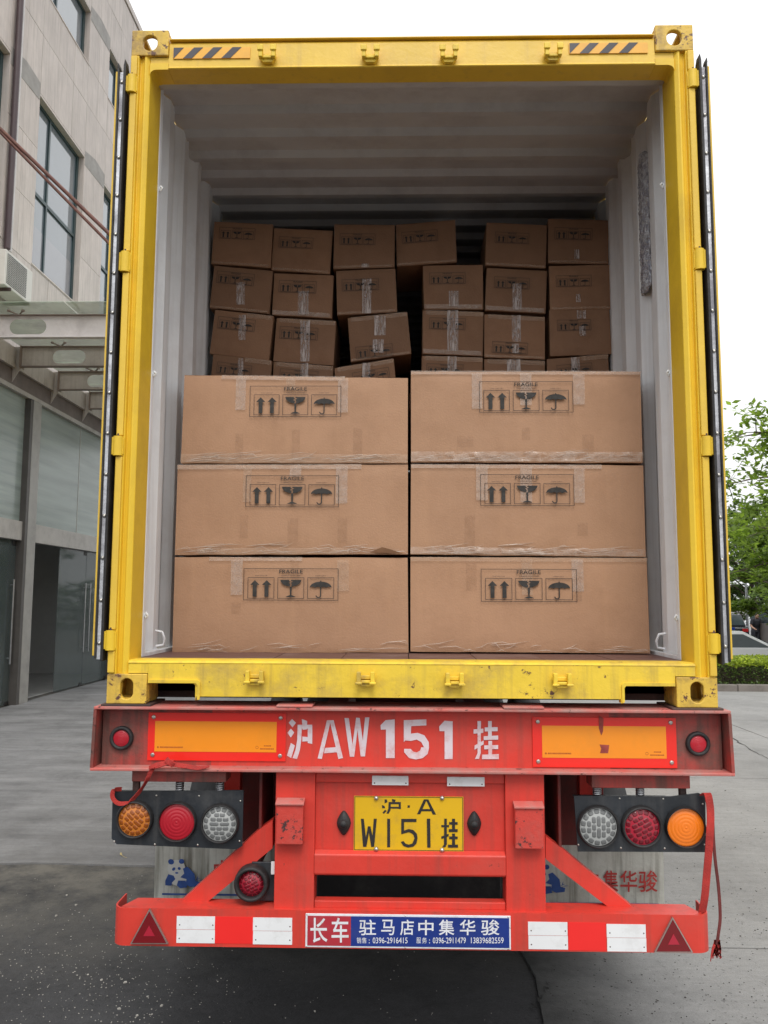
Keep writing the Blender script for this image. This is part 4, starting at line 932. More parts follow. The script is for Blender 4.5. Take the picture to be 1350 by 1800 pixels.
# number plate
pl_y = PY+.018
(a, b_), (c, d) = P(622.5, 1399, pl_y), P(815, 1497, pl_y)
pl = tb('number_plate', 'plate_y', a, c, pl_y, pl_y+.002, d, b_, bevel=.0)
def Z5(x, y): return (500+x/3.068, 1340+y/3.068)
b = MB(); w_ = .0022; yy = pl_y-.0006
for q in ((a+.002, b_-.002-w_, c-.002, b_-.002), (a+.002, d+.002, c-.002, d+.002+w_), (a+.002, d+.002+w_, a+.002+w_, b_-.002-w_), (c-.002-w_, d+.002+w_, c-.002, b_-.002-w_)): b.quad((q[0], yy, q[1]), (q[2], yy, q[1]), (q[2], yy, q[3]), (q[0], yy, q[3]))
ps = [
 [(540, 200), (552, 200), (556, 215), (540, 222)], [(525, 230), (540, 235), (543, 248), (527, 248)], [(528, 272), (542, 256), (552, 262), (536, 278)],
 [(580, 198), (600, 202), (596, 214), (580, 212)], [(562, 214), (628, 214), (628, 226), (562, 226)], [(616, 226), (628, 226), (628, 252), (616, 252)], [(562, 240), (628, 240), (628, 250), (562, 250)], [(562, 214), (574, 214), (572, 258), (562, 278), (550, 276), (560, 250)],
 [(664, 232), (676, 232), (676, 245), (664, 245)],
 [(715, 280), (752, 200), (768, 200), (732, 280)], [(762, 200), (776, 200), (818, 282), (800, 282)], [(738, 252), (796, 252), (800, 264), (732, 264)],
 [(412, 304), (428, 304), (442, 430), (438, 456), (424, 456)], [(450, 345), (462, 345), (442, 456), (430, 456)], [(450, 345), (464, 345), (482, 430), (482, 456), (468, 456)], [(482, 304), (498, 304), (484, 456), (470, 456)],
 [(554, 304), (570, 304), (570, 458), (554, 458)],
 [(630, 305), (712, 305), (712, 322), (630, 322)], [(630, 322), (645, 322), (645, 375), (630, 388)],
 [(630, 388), (645, 368), (670, 360), (695, 365), (714, 385), (718, 410), (702, 410), (694, 388), (672, 376), (650, 382)],
 [(702, 408), (718, 408), (712, 438), (695, 455), (668, 460), (642, 452), (627, 430), (642, 424), (652, 438), (670, 444), (690, 438)],
 [(768, 304), (786, 304), (788, 460), (770, 460)],
 [(862, 304), (876, 304), (876, 440), (868, 458), (850, 458), (860, 445)], [(846, 338), (888, 338), (888, 350), (846, 350)], [(846, 400), (886, 385), (886, 398), (846, 414)],
 [(904, 304), (920, 304), (920, 375), (904, 375)], [(888, 322), (934, 322), (934, 336), (888, 336)], [(886, 360), (934, 360), (934, 376), (886, 376)],
 [(904, 384), (920, 384), (920, 452), (904, 452)], [(888, 400), (934, 400), (934, 414), (888, 414)], [(882, 444), (936, 444), (936, 460), (882, 460)],
]
for i, s_ in enumerate(ps): stroke_poly(b, [Z5(*p) for p in s_], yy-.00006*i)
b.build('plate_lettering', M['ink'], pl)
for q in ((495, 192), (850, 192), (495, 467), (850, 472)):
    x, z = P(*Z5(*q), pl_y); MB().cyl((x, pl_y-.006, z), (x, pl_y, z), .008, .009, 12).lathe((x, pl_y-.006, z), [(.008, 0), (.006, -.003), (.0002, -.0045)], 12).build('plate_bolt', M['bolt'], pl)
# teardrop plate lamps
for px, py in ((604, 1448), (834, 1449)):
    x, z = P(px, py, pl_y-.01); b = MB(); n = 20; Lz = .048; vs_ = []
    prof = [(1., .0), (.95, -.008), (.7, -.016), (.35, -.021), (.01, -.022)]
    for k, h in prof:
        for i in range(n):
            a_ = i*2*math.pi/n; r = .030; zz = math.sin(a_); xx = math.cos(a_)*(1-abs(zz)**1.6*.45); vs_.append((x+xx*r*k*.95, PY+.022+h, z+zz*Lz*k))
    b.add(vs_, [(i*n+j, i*n+(j+1) % n, (i+1)*n+(j+1) % n, (i+1)*n+j) for i in range(4) for j in range(n)], True)
    b.lathe((x, PY+.006, z), [(.016, 0), (.016, -.010), (.012, -.014), (.0002, -.016)], 16); b.build('plate_lamp', M['rubber'], tr)
# small hooded boxes on the posts
for (qa, qb) in (((486, 1412), (532, 1485)), ((905, 1418), (956, 1493))):
    (a, b_), (c, d) = P(*qa, PY-.04), P(*qb, PY-.04)
    o = tb('lamp_hood', 'red_chip', a, c, PY-.042, PY-.0005, d, b_, bevel=.004)
    MB().prism([(a-.003, y, z) for y, z in [(PY-.050, b_-.006), (PY-.050, b_+.002), (PY-.002, b_+.014), (PY-.002, b_+.004)]], (c-a+.006, 0, 0)).build('hood_lid', M['red_dust'], o, bevel=.002)
# bumper: rounded channel, open underneath
b = MB(); prof = []
for i in range(9): a_ = i/8*math.pi/2; prof.append((1.165-.055+.055*math.sin(a_), .055-.055*math.cos(a_)))
pts = [(-x, y) for x, y in prof[::-1]]+prof
pts = [(-1.165, .16)]+pts+[(1.165, .16)]; inner = [(x*(1-.0045), y+.005) for x, y in pts][::-1]
b.prism([(x, y, .524) for x, y in pts+inner], (0, 0, .140)); b.build('bumper', M['red'], tr, bevel=.002)
tpts = [(x*.985, max(y, .004)) for x, y in pts]
MB().prism([(x, y+.002, .650) for x, y in [(-1.135, .02), (-1.10, .005), (1.10, .005), (1.135, .02), (1.10, .115), (-1.10, .115)]], (0, 0, .013)).build('bumper_top', M['red'], tr, bevel=.002)
tb('bumper_back', 'red_dark', -1.12, 1.12, .117, .125, .53, .645)
def sticker(x0, z0, x1, z1, m, name, y=-.0015, parent=None): return MB().box(x0, x1, y, -.0002, z0, z1).build(name, M[m], parent or tr)
for (xa, ya, xb, yb) in ((311, 1610, 377, 1658), (445, 1612.5, 513, 1660.5), (928, 1620, 998, 1669), (1066, 1624, 1136, 1673)):
    (a, b_), (c, d) = P(xa, ya), P(xb, yb); zm = (b_+d)/2
    for z0, z1, dx in ((zm+.001, b_, 0), (d, zm-.0005, .001)):
        o = sticker(a+dx, z0, c+dx, z1, 'refl_white', 'reflective_tape')
        for x in (a+.012, c-.008): MB().lathe((x, -.0015, (z0+z1)/2-.008), [(.0028, 0), (.0002, -.0015)], 8).build('rivet', M['deck_rust'], o)
for (xa, ya, xb, yb) in ((377.5, 1611, 444.5, 1659), (998.5, 1621, 1065.5, 1671)):
    (a, b_), (c, d) = P(xa, ya), P(xb, yb); sticker(a, d, c, b_, 'refl_bright', 'reflective_tape', -.0012, None)
for tri in (((263, 1597), (229, 1659), (296, 1659)), ((1182, 1611.5), (1150, 1674), (1218, 1674))):
    q = [P(*p, -.008) for p in tri]; c = Vector(((q[0][0]+q[1][0]+q[2][0])/3, (q[0][1]+q[1][1]+q[2][1])/3))
    o = MB().xz(q, -.011, -.0002).build('triangle_reflector', M['bolt'], tr, bevel=.001)
    qi = [tuple(c+(Vector(p)-c)*.90) for p in q]; o2 = MB().xz(qi, -.013, -.0112).build('reflector_face', M['lens_tri'], o)
    qj = [tuple(c+(Vector(p)-c)*.30) for p in q]; MB().xz(qj, -.0145, -.0131).build('reflector_core', M['lens_red_led'], o)
# enamel sign
(a, b_), (c, d) = P(537.5, 1605), P(898, 1669)
sg = tb('maker_sign', 'sign_white', a, c, -.004, -.0005, d, b_, bevel=.0015)
def Zs(x, y): return P(500+x/3.068, 1340+y/3.068, -.005)
xr_ = Zs(358, 900)[0]; x0 = a+.008; x1 = c-.006; z0 = d+.007; z1 = b_-.008
MB().box(x0, xr_, -.0052, -.0042, z0, z1).build('red_field', M['sign_red'], sg)
MB().box(xr_+.0003, x1, -.0052, -.0042, z0, z1).build('blue_field', M['blue'], sg)
b = MB()
def tx(s, q, bold=0.03): place_text(b, s, [Zs(q[0], q[1]), Zs(q[2], q[1]), Zs(q[2], q[3]), Zs(q[0], q[3])], -.0058, bold)
for ch, x in (('长', 140), ('车', 254)): tx(ch, (x, 838, x+92, 972), .012)
for ch, x, w_ in (('驻', 402, 92), ('马', 522, 72), ('店', 624, 74), ('中', 722, 82), ('集', 832, 84), ('华', 945, 85), ('骏', 1060, 100)): tx(ch, (x, 848 if ch != '中' else 850, x+w_, 932), .010)
for s_, x, x2 in (('销', 390, 414), ('售', 418, 442), (':', 455, 460), ('0396-2916415', 476, 664), ('服', 712, 736), ('务', 742, 768), (':', 780, 785), ('0396-2911479', 800, 978), ('13839682559', 1006, 1182)):
    tx(s_, (x, 944 if s_ != ':' else 955, x2, 976), .004)
b.build('sign_lettering', M['sign_white'], sg)
for x in (a+.005, (a+c)/2-.01, c-.01):
    for z in (b_-.004, d+.0035): MB().lathe((x, -.004, z), [(.0032, 0), (.0002, -.002)], 8).build('rivet', M['bolt'], sg)
# diagonal braces between post feet and bumper
for pts in ([(312, 1590), (358, 1590), (480, 1489), (480, 1440), (455, 1458)], [(1078, 1600), (1119, 1600), (990, 1493), (958, 1468), (958, 1508)]):
    q = [P(x, y, .10) for x, y in pts]; MB().xz(q, .085, .150).build('diagonal_brace', M['red'], tr, bevel=.003)
# round fog lamp beside the left post
x, z = P(442, 1553, .05); tb('lamp_bracket', 'black_plastic', x-.005, xl0-.001, .075, .085, z-.075, z+.075)
lamp(x, z, .075, .070, .050, 'lens_red_led', False, depth=.05, name='fog_lamp')
tb('label_tag', 'refl_white', xl0-.018, xl0-.0008, .05, .052, z+.035, z+.085)
# hidden frame: main rails, gussets, cross members, axles, wheels, landing legs
for s in (-1, 1):
    xc = s*.47
    tb('main_rail', 'red_dark', xc-.07, xc+.07, .145, 11.6, .83, .845, bevel=0); tb('main_rail', 'red_dark', xc-.07, xc+.07, .145, 11.6, 1.16, 1.175, bevel=0); tb('main_rail', 'red_dark', xc-.006, xc+.006, .145, 11.6, .8455, 1.1595, bevel=0)
    tb('rail_gusset', 'red_dark', s*.60, s*.612, .10, .40, .80, 1.188); tb('outrigger', 'red', s*.73, s*.80, .30, .36, .90, 1.188)
    tb('back_plate', 'red_dark', s*.545, s*.86, .42, .43, .80, 1.188)
    for yy in (3.2, 6.4, 9.6): tb('outrigger', 'red_dark', s*.54, s*1.2, yy, yy+.1, 1.176, 1.44)
for yy in (.5, 2.0, 3.3, 4.6, 6.5, 8.5, 10.5, 11.5): tb('cross_tube', 'red_dark', -.395, .395, yy, yy+.1, .95, 1.10)
tb('front_bolster', 'red_dark', -1.25, 1.25, 11.95, 12.15, 1.19, 1.44)
for s in (-1, 1): tb('main_rail', 'red_dark', s*.47-.05, s*.47+.05, 11.6, 12.1, 1.176, 1.44)
tb('slot_shade_sheet', 'rubber', -.40, .40, .40, .41, .40, 1.02)  # dark sheet added behind the slot in place of the shade there
M['rim'] = mat('dusty_wheel_rim', (.10, .09, .085), .6, metal=.3, var=.3, dirt=(.2, .18, .15), damt=.5)
wm = MB(); wm.lathe((0, 0, 0), [(.29, -.12), (.44, -.135), (.49, -.12), (.505, -.08), (.505, .08), (.49, .12), (.44, .135), (.29, .12)], 36, 'x')
tyre_me = wm.mesh('tyre'); tyre_me.materials.append(M['rubber'])
rm = MB(); rm.lathe((0, 0, 0), [(.29, -.12), (.27, -.10), (.25, 0), (.27, .10), (.29, .12)], 28, 'x'); rm.cyl((-.02, 0, 0), (.02, 0, 0), .25, n=28); rm.cyl((-.12, 0, 0), (.12, 0, 0), .10, n=18)
rim_me = rm.mesh('rim'); rim_me.materials.append(M['rim'])
for yy in (1.75, 3.06, 4.37):
    MB().cyl((-1.1, yy, .505), (1.1, yy, .505), .065, n=14).build('axle', M['rubber'], tr)
    for s in (-1, 1):
        MB().prism([(s*.47-.04, yy-.5, .60), (s*.47-.04, yy, .52), (s*.47-.04, yy+.5, .60), (s*.47-.04, yy+.5, .63), (s*.47-.04, yy, .58), (s*.47-.04, yy-.5, .63)], (.08, 0, 0)).build('leaf_spring', M['rubber'], tr)
        for dx in (.76, 1.09):
            wq = inst(tyre_me, 'wheel', (s*dx, yy, .505), tr); r_ = bpy.data.objects.new('rim', rim_me); r_.parent = wq; col.objects.link(r_)
for s in (-1, 1):
    tb('landing_leg', 'red_dark', s*.75-.06, s*.75+.06, 9.3, 9.42, .25, 1.16); tb('landing_leg', 'red_dark', s*.75-.045, s*.75+.045, 9.315, 9.405, .03, .249); tb('landing_foot', 'red_dark', s*.75-.12, s*.75+.12, 9.24, 9.48, 0.001, .029)
# mud flaps with the panda emblem and the maker's characters
FY = .60
def flap(px0, px1, name_, side):
    x0 = P(px0, 1540, FY)[0]; x1 = P(px1, 1540, FY)[0]
    ztop = .90; zb_f = .36; b = MB(); n = 16; vs_ = []
    for j in range(2):
        for i in range(n+1):
            u = i/n; vs_.append((x0+(x1-x0)*u, FY+.010*(1+math.sin(u*7+side))*j, ztop if j == 0 else zb_f))
    b.add(vs_, [(i, n+1+i, n+2+i, i+1) for i in range(n)], True); b.add([(x, y+.012, z) for x, y, z in vs_], [(i, i+1, n+2+i, n+1+i) for i in range(n)])
    f = b.build('mud_flap', M['flap'], tr)
    return f
fl = flap(271, 520, 'l', 0); fr_ = flap(920, 1168, 'r', 1)
def ell(mb, cx, cy, rx, ry, rot=0, n=18, Y=FY-.004, zf=None):
    q = []
    for i in range(n):
        a_ = i*2*math.pi/n; x, y = rx*math.cos(a_), ry*math.sin(a_); q.append(zf(cx+x*math.cos(rot)-y*math.sin(rot), cy+x*math.sin(rot)+y*math.cos(rot)))
    stroke_poly(mb, q, Y)
def panda(f, zf):
    b = MB(); ell(b, 418, 600, 50, 50, 0, 20, FY-.0036, zf); ell(b, 440, 660, 60, 40, 0, 20, FY-.0034, zf); b.build('panda_white', M['flap_white'], f)
    b = MB(); e = lambda *a: ell(b, *a, Y=FY-.004, zf=zf)
    e(388, 562, 17, 15, .4); e(447, 560, 15, 14)            # ears
    e(403, 603, 11, 8, -.8); e(434, 600, 9, 8, .6); e(420, 625, 9, 5)      # eye patches, nose
    stroke_poly(b, [zf(*p) for p in ((372, 632), (402, 640), (412, 660), (392, 680), (390, 697), (355, 695), (355, 670))], FY-.004)
    stroke_poly(b, [zf(*p) for p in ((455, 600), (480, 590), (520, 630), (525, 670), (552, 678), (548, 700), (500, 705), (470, 690), (475, 660), (440, 650), (462, 628))], FY-.0041)
    stroke_poly(b, [zf(*p) for p in ((428, 668), (470, 668), (478, 706), (440, 712), (420, 695))], FY-.0042)
    for k in range(9):
        a_ = -2.2+k*.42; x, y = 505+(k % 3)*14, 668
        stroke_poly(b, [zf(x, y), zf(x+math.cos(a_-.12)*22, y+math.sin(a_-.12)*17), zf(x+math.cos(a_)*38, y+math.sin(a_)*30), zf(x+math.cos(a_+.12)*22, y+math.sin(a_+.12)*17)], FY-.005-.0001*k)
    b.build('panda_emblem', M['panda_blue'], f)
def ZL(x, y): return (180+x/3.214, 1340+y/3.214)
panda(fl, ZL)
def ZR(x, y): return (180+x/3.214+642, 1340+y/3.214+10)
panda(fr_, ZR)
b = MB()
for ch, x0_, x1_ in (('中', 1024, 1052), ('集', 1060, 1087), ('华', 1090, 1120), ('骏', 1122, 1156)): place_text(b, ch, pxq(x0_, 1530, x1_, 1568, FY-.004), FY-.004, .010)
b.build('flap_lettering', M['flap_red'], fr_)
b = MB()
for ch, x0_, x1_ in (('中', 376, 404), ('集', 412, 440), ('华', 444, 472), ('骏', 476, 508)): place_text(b, ch, pxq(x0_, 1512, x1_, 1550, FY-.004), FY-.004, .010)
b.build('flap_lettering', M['flap_red'], fl)
for f, xa, xb, y in ((fl, 285, 520, 1571.5), (fr_, 925, 1158, 1587)):
    (a, b_), (c, _) = P(xa, y, FY-.004), P(xb, y, FY-.004); MB().box(a, c, FY-.006, FY-.003, b_-.0035, b_+.0035).build('flap_line', M['panda_blue'], f)

# red webbing straps
def px3(pts): return [Vector((P(x, y, Y)[0], Y, P(x, y, Y)[1])) for x, y, Y in pts]
def smooth(pts, k=6):
    r = []
    for i in range(len(pts)-1):
        p0 = pts[max(i-1, 0)]; p1 = pts[i]; p2 = pts[i+1]; p3 = pts[min(i+2, len(pts)-1)]
        for j in range(k):
            t = j/k; r.append(.5*((2*p1)+(-p0+p2)*t+(2*p0-5*p1+4*p2-p3)*t*t+(-p0+3*p1-3*p2+p3)*t**3))
    return r+[pts[-1]]
b = MB()
b.ribbon(smooth(px3([(305, 1338, -.03), (285, 1345, -.034), (268, 1352, -.034), (258, 1372, -.03), (250, 1385, .02), (238, 1400, .03), (225, 1411, .03), (208, 1412, .03), (198, 1402, .03), (200, 1389, .035), (214, 1387, .05)])), .017, (.9, .3, .5), .003)
b.ribbon(smooth(px3([(262, 1350, -.028), (285, 1342, -.030), (320, 1346, -.028), (348, 1350, -.028), (368, 1347, -.026)])), [.018]*19+[.016, .014, .012, .010, .008, .006], (0, .6, .8), .003)
b.ribbon(smooth(px3([(292, 1334, -.034), (299, 1341, -.040), (305, 1345, -.036)])), .02, (1, 0, 1), .004)
b.build('webbing_strap', M['strap'], loc=(P(260, 1350, 0)[0], 0, P(260, 1350, 0)[1]), label='frayed dark red strap looped over the left lamp board below the beam', cat='strap')
b = MB(); pth = smooth(px3([(1236, 1398, .04), (1244, 1396, .01), (1249, 1430, 0), (1247, 1480, -.005), (1243, 1530, 0), (1239, 1575, .01), (1234, 1606, .03)]))
b.ribbon(pth, .030, (1, .1, 0), .003)
b.build('webbing_strap', M['strap'], loc=(P(1245, 1400)[0], 0, P(1245, 1400)[1]), label='bright red strap hanging from the right lamp board into the bumper end', cat='strap')
b = MB(); pth = smooth(px3([(1246, 1398, .05), (1252, 1430, .04), (1254, 1470, .03), (1257, 1510, .03), (1263, 1560, .03), (1266, 1610, .03), (1263, 1640, .02), (1260, 1660, .02)]))
b.ribbon(pth, .014, (1, .5, 0), .003)
o = b.build('webbing_strap', M['strap_dk'], loc=(P(1250, 1400)[0], .03, P(1250, 1400)[1]), label='dark dirty strap with a frayed red end hanging past the bumper at right', cat='strap')
b = MB(); rnd = random.Random(4)
for k in range(26):
    x = 1256+rnd.random()*9; e_ = px3([(x, 1652, .02), (x+rnd.uniform(-3, 3), 1668, .02), (x+rnd.uniform(-7, 5), 1674+rnd.random()*12, .02)]); b.ribbon(smooth(e_, 3), .0045, (1, 0, 0), .001)
e_ = px3([(1256, 1660, .02), (1252, 1672, .02), (1249, 1690, .02)]); b.ribbon(smooth(e_, 3), [.010, .010, .009, .007, .006, .004, .002], (1, 0, 0), .002)
b.build('frayed_end', M['strap'], o)

# ================================================================== office building on the left
FX = -6.9
M['tile'] = mat('cladding_tile', (.60, .535, .495), .6, ov=.05, var=.06, vs=1.5, dirt=(.43, .39, .36), damt=.6, dscale=1.2, dth=(.4, .7), streak=(.24, .21, .19), samt=.40, sth=(.45, .75), bump=.05)
M['tile_grey'] = mat('cement_patch', (.34, .325, .31), .85, var=.15, dirt=(.28, .27, .26), damt=.6, dscale=6)
M['wall_core'] = mat('joint_mortar', (.10, .09, .085), .9)
M['win_frame'] = mat('dark_green_window_frame', (.022, .05, .055), .4, var=.15)
def glassy(name, c, rough=.04, alpha=1., spec=1.0):
    return mat(name, c, rough, var=.12, vs=.6, spec=spec, alpha=alpha, coat=.6)
M['pane'] = glassy('reflecting_window_glass', (.16, .19, .215)); M['pane_low'] = glassy('curtained_window_glass', (.20, .21, .235), .15)
M['band'] = mat('painted_steel_band', (.44, .42, .395), .5, var=.1, dirt=(.22, .20, .18), damt=.5, dscale=3)
M['brown_steel'] = mat('brown_steel', (.16, .13, .12), .5, var=.15, dirt=(.09, .07, .06), damt=.5)
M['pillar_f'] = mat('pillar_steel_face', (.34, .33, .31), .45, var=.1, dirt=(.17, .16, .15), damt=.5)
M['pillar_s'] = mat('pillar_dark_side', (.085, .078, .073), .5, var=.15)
M['cglass'] = mat('frosted_shop_glass', (.33, .385, .365), .22, var=.22, vs=1., stretch=(1, .35, 7), spec=.5, alpha=.85)
M['dglass'] = mat('door_glass', (.12, .15, .15), .04, alpha=.38, spec=.5)
M['hall'] = mat('hall_wall_paint', (.55, .56, .56), .8, var=.05); M['hall_floor'] = mat('hall_floor_tile', (.42, .42, .41), .25, var=.08)
BY0, BY1, BZT = 6.2, 34., 16.6
ofc = empty('office_building', (FX, BY0, 0), 'tiled office building with dark framed windows and a glazed ground floor on the left', 'building')
MB().box(FX-.21, FX-11, BY0, BY1, 5.87, BZT-.02).build('wall', M['wall_core'], ofc)
MB().box(FX+.03, FX-11.1, BY0-.05, BY1+.05, BZT-.02, BZT+.16).build('parapet_coping', M['tile'], ofc, bevel=.01)
cols_ = []; y = 11.25-3.4
while y < BY1-2.5: cols_.append((y, y+2.2)); y += 3.4
rows_ = [(8.05, 11.35), (13.5, 14.72)]
cuts = [9.13, 10.28, 11.40, 12.58, 13.50, 14.76, 15.7]
zrow = [5.88, 6.9, 8.0]+cuts+[16.56]
ybr = [BY0]
for a, b_ in cols_:
    ybr += [a, a+.73, a+1.47, b_, b_+.6]
ybr = sorted(set([round(q, 3) for q in ybr if q < BY1]+[BY1]))
tile_cache = {}
def tile(y0, y1, z0, z1, m):
    k = (round(y1-y0, 3), round(z1-z0, 3), m)
    if k not in tile_cache:
        b = MB().box(-.03, 0, .004, y1-y0-.004, .004, z1-z0-.004); me = b.mesh('wall_tile'); me.materials.append(M[m]); tile_cache[k] = me
    o = inst(tile_cache[k], 'wall_tile', (FX+random.uniform(-.0015, .0015), y0, z0), ofc); return o
for i in range(len(ybr)-1):
    y0, y1 = ybr[i], ybr[i+1]
    if y1-y0 < .05: continue
    for j in range(len(zrow)-1):
        z0, z1 = zrow[j], zrow[j+1]
        segs = [(z0, z1)]
        for a, b_ in cols_:
            if a-.01 <= y0 < b_-.01:
                for wz0, wz1 in rows_:
                    ns = []
                    for s0, s1 in segs:
                        if s1 <= wz0+.01 or s0 >= wz1-.01: ns.append((s0, s1))
                        else:
                            if s0 < wz0-.03: ns.append((s0, wz0-.002))
                            if s1 > wz1+.03: ns.append((wz1+.002, s1))
                    segs = ns
        for s0, s1 in segs:
            if y0 > 22 and False: continue
            tile(y0, y1, s0, s1, 'tile')
# cement patches beside the lintels
for a, b_ in cols_:
    for wz1 in (11.35, 14.72):
        MB().prism([(FX+.001, b_+.02, wz1-.16), (FX+.001, b_+1.18, wz1-.10), (FX+.001, b_+1.18, wz1+.24), (FX+.001, b_+.6, wz1+.28), (FX+.001, b_+.02, wz1+.16)], (.004, 0, 0)).build('cement_patch', M['tile_grey'], ofc)
def window(y0, y1, z0, z1, trz):
    d = FX-.12; fw_ = .06; b = MB()
    b.box(d, d-.06, y0, y0+fw_, z0, z1); b.box(d, d-.06, y1-fw_*1.6, y1, z0, z1); b.box(d, d-.06, y0+fw_, y1-fw_*1.6, z0, z0+fw_); b.box(d, d-.06, y0+fw_, y1-fw_*1.6, z1-fw_, z1)
    ym = y0+.76; b.box(d+.002, d-.055, ym-.03, ym+.03, z0+fw_, z1-fw_)
    if trz: b.box(d+.004, d-.05, y0+fw_, ym-.03, trz-.035, trz+.035); b.box(d+.004, d-.05, ym+.03, y1-fw_*1.6, trz-.035, trz+.035); 
    f = b.build('window', M['win_frame'], ofc)
    zs = [z0+fw_]+([trz-.035, trz+.035] if trz else [])+[z1-fw_]
    for k in range(0, len(zs), 2):
        for ya, yb in ((y0+fw_, ym-.03), (ym+.03, y1-fw_*1.6)):
            MB().box(d-.03, d-.036, ya, yb, zs[k], zs[k+1]).build('pane', M['pane'], f)
    if trz:     # drawn blinds behind the lower panes
        for ya, yb in ((y0+fw_, ym-.03), (ym+.03, y1-fw_*1.6)):
            MB().box(d-.026, d-.0295, ya, yb, z0+fw_, z0+fw_+(trz-z0)*.55).build('lower_pane', M['pane_low'], f)
    r = MB(); r.box(FX-.001, d-.06, y0-.02, y0-.0005, z0, z1); r.box(FX-.001, d-.06, y1+.0005, y1+.02, z0, z1); r.box(FX-.001, d-.06, y0-.02, y1+.02, z1+.0005, z1+.02); r.box(FX+.012, d-.06, y0-.02, y1+.02, z0-.03, z0-.0005)
    r.build('window_reveal', M['tile'], f)
for a, b_ in cols_:
    window(a, b_, 8.05, 11.35, 9.54); window(a, b_, 13.5, 14.72, None)
# ground floor: steel beam, glazed band, frame, doors
MB().box(FX+.06, FX-.10, BY0, BY1, 5.58, 5.868).build('head_beam', M['brown_steel'], ofc, bevel=.004)
MB().box(FX+.075, FX-.08, BY0, BY1, 5.50, 5.578).build('beam_lip', M['band'], ofc)
MB().box(FX+.05, FX-.07, BY0, BY1, 2.90, 3.24).build('transom_band', M['band'], ofc, bevel=.005)
pil_y = [7.9, 11.3, 16.1, 20.9, 25.7, 30.5]
for y in pil_y:
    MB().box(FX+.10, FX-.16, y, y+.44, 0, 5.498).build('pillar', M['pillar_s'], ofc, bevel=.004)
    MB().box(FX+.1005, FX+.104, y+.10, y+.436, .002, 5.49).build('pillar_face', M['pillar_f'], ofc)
for i in range(len(pil_y)-1):
    ya, yb = pil_y[i]+.442, pil_y[i+1]-.002; ym = (ya+yb)/2
    for a, b_ in ((ya, ym-.012), (ym+.012, yb)):
        MB().box(FX-.01, FX-.022, a, b_, 3.242, 5.498).build('upper_glass', M['cglass'], ofc)
    MB().box(FX-.005, FX-.03, ym-.011, ym+.011, 3.242, 5.498).build('glazing_bar', M['band'], ofc)
    # row of reflected-looking tube lamps inside the hall is left out; doors below
    n = 3 if yb-ya > 4 else 2; w_ = (yb-ya)/n
    for k in range(n):
        a, b_ = ya+k*w_, ya+(k+1)*w_
        opened = (i == 1 and k == 0) or (i == 1 and k == 1)
        d = MB()
        if not opened: d.box(FX-.04, FX-.052, a+.006, b_-.006, .012, 2.89)
        else:          # leaf swung in
            if k == 0: d.box(FX-.06, FX-1.45, a+.02, a+.032, .012, 2.88)
            else: d.box(FX-.04, FX-.052, a+.006+w_*.0, b_-.006, .012, 2.89)
        if opened and k == 1: pass
        dr = d.build('glass_door', M['dglass'], ofc)
        if not (opened and k == 0):
            yh = b_-.14 if k % 2 else a+.14; hb = MB(); hb.cyl((FX+.015, yh, .72), (FX+.015, yh, 2.2), .016, n=10)
            for z in (.82, 2.1): hb.cyl((FX-.04, yh, z), (FX+.015, yh, z), .012, n=8)
            hb.build('door_handle', M['steel'], dr)
            pt = MB(); pt.box(FX-.036, FX-.056, b_-.16, b_-.008, .012, .07); pt.box(FX-.036, FX-.056, b_-.16, b_-.008, 2.80, 2.888); pt.build('patch_fitting', M['rubber'], dr)
MB().box(FX-.2, FX-6, BY0, BY1, -.01, .004).build('hall_floor', M['hall_floor'], ofc)
MB().box(FX-4.0, FX-4.1, BY0, BY1, .005, 5.5).build('hall_back_wall', M['hall'], ofc)
MB().box(FX-.17, FX-4.0, 17.4, 17.5, .005, 5.5).build('hall_side_wall', M['hall'], ofc)
MB().box(FX-.11, FX-4.0, BY0, BY1, 5.52, 5.58).build('hall_ceiling', M['hall'], ofc)
MB().box(FX-.17, FX-3.98, 9.0, 9.06, .005, 5.5).build('hall_partition', M['hall'], ofc)
# downpipe, with a pale conduit beside it
M['pipe'] = mat('dark_red_downpipe', (.07, .045, .05), .5); M['conduit'] = mat('white_conduit', (.62, .60, .60), .5)
b = MB().cyl((FX+.07, 10.16, 7.85), (FX+.07, 10.16, BZT), .055, n=14)
dp = b.build('downpipe', M['pipe'], loc=(FX+.07, 10.16, 7.85), label='dark downpipe with a pale conduit running down the tiled wall at far left', cat='pipe')
MB().cyl((FX+.05, 10.30, 7.85), (FX+.05, 10.30, BZT), .035, n=12).build('conduit', M['conduit'], dp)
# air conditioner on the wall
ac = empty('air_conditioner', (FX, 10.6, 7.05), 'white air conditioner outdoor unit on the wall just above the glass canopy', 'air conditioner')
M['ac'] = mat('ac_casing', (.62, .60, .56), .5, var=.05, dirt=(.45, .42, .38), damt=.4); M['ac_grille'] = mat('ac_grille', (.055, .07, .07), .5)
AF = FX+.40
(ya, zt_), (yb, _), (_, zb1) = PX(12, 440, AF), PX(58, 480, AF), PX(46, 528, AF); yg = PX(46, 500, AF)[0]
MB().box(FX+.06, AF, ya-.02, yb, zb1-.02, zt_+.02).build('casing', M['ac'], ac, bevel=.015)
MB().box(AF+.0005, AF+.004, ya+.04, yg, zb1+.03, zt_-.03).build('grille_back', M['ac_grille'], ac)
b = MB(); n = 16; dz = (zt_-zb1-.08)/n
for k in range(n): b.box(AF+.0045, AF+.010, ya+.04, yg, zb1+.04+k*dz, zb1+.04+k*dz+.012)
for k in range(8): b.box(AF+.0105, AF+.013, ya+.04+k*(yg-ya-.04)/8, ya+.046+k*(yg-ya-.04)/8, zb1+.03, zt_-.03)
b.build('grille', M['band'], ac, kind='stuff')
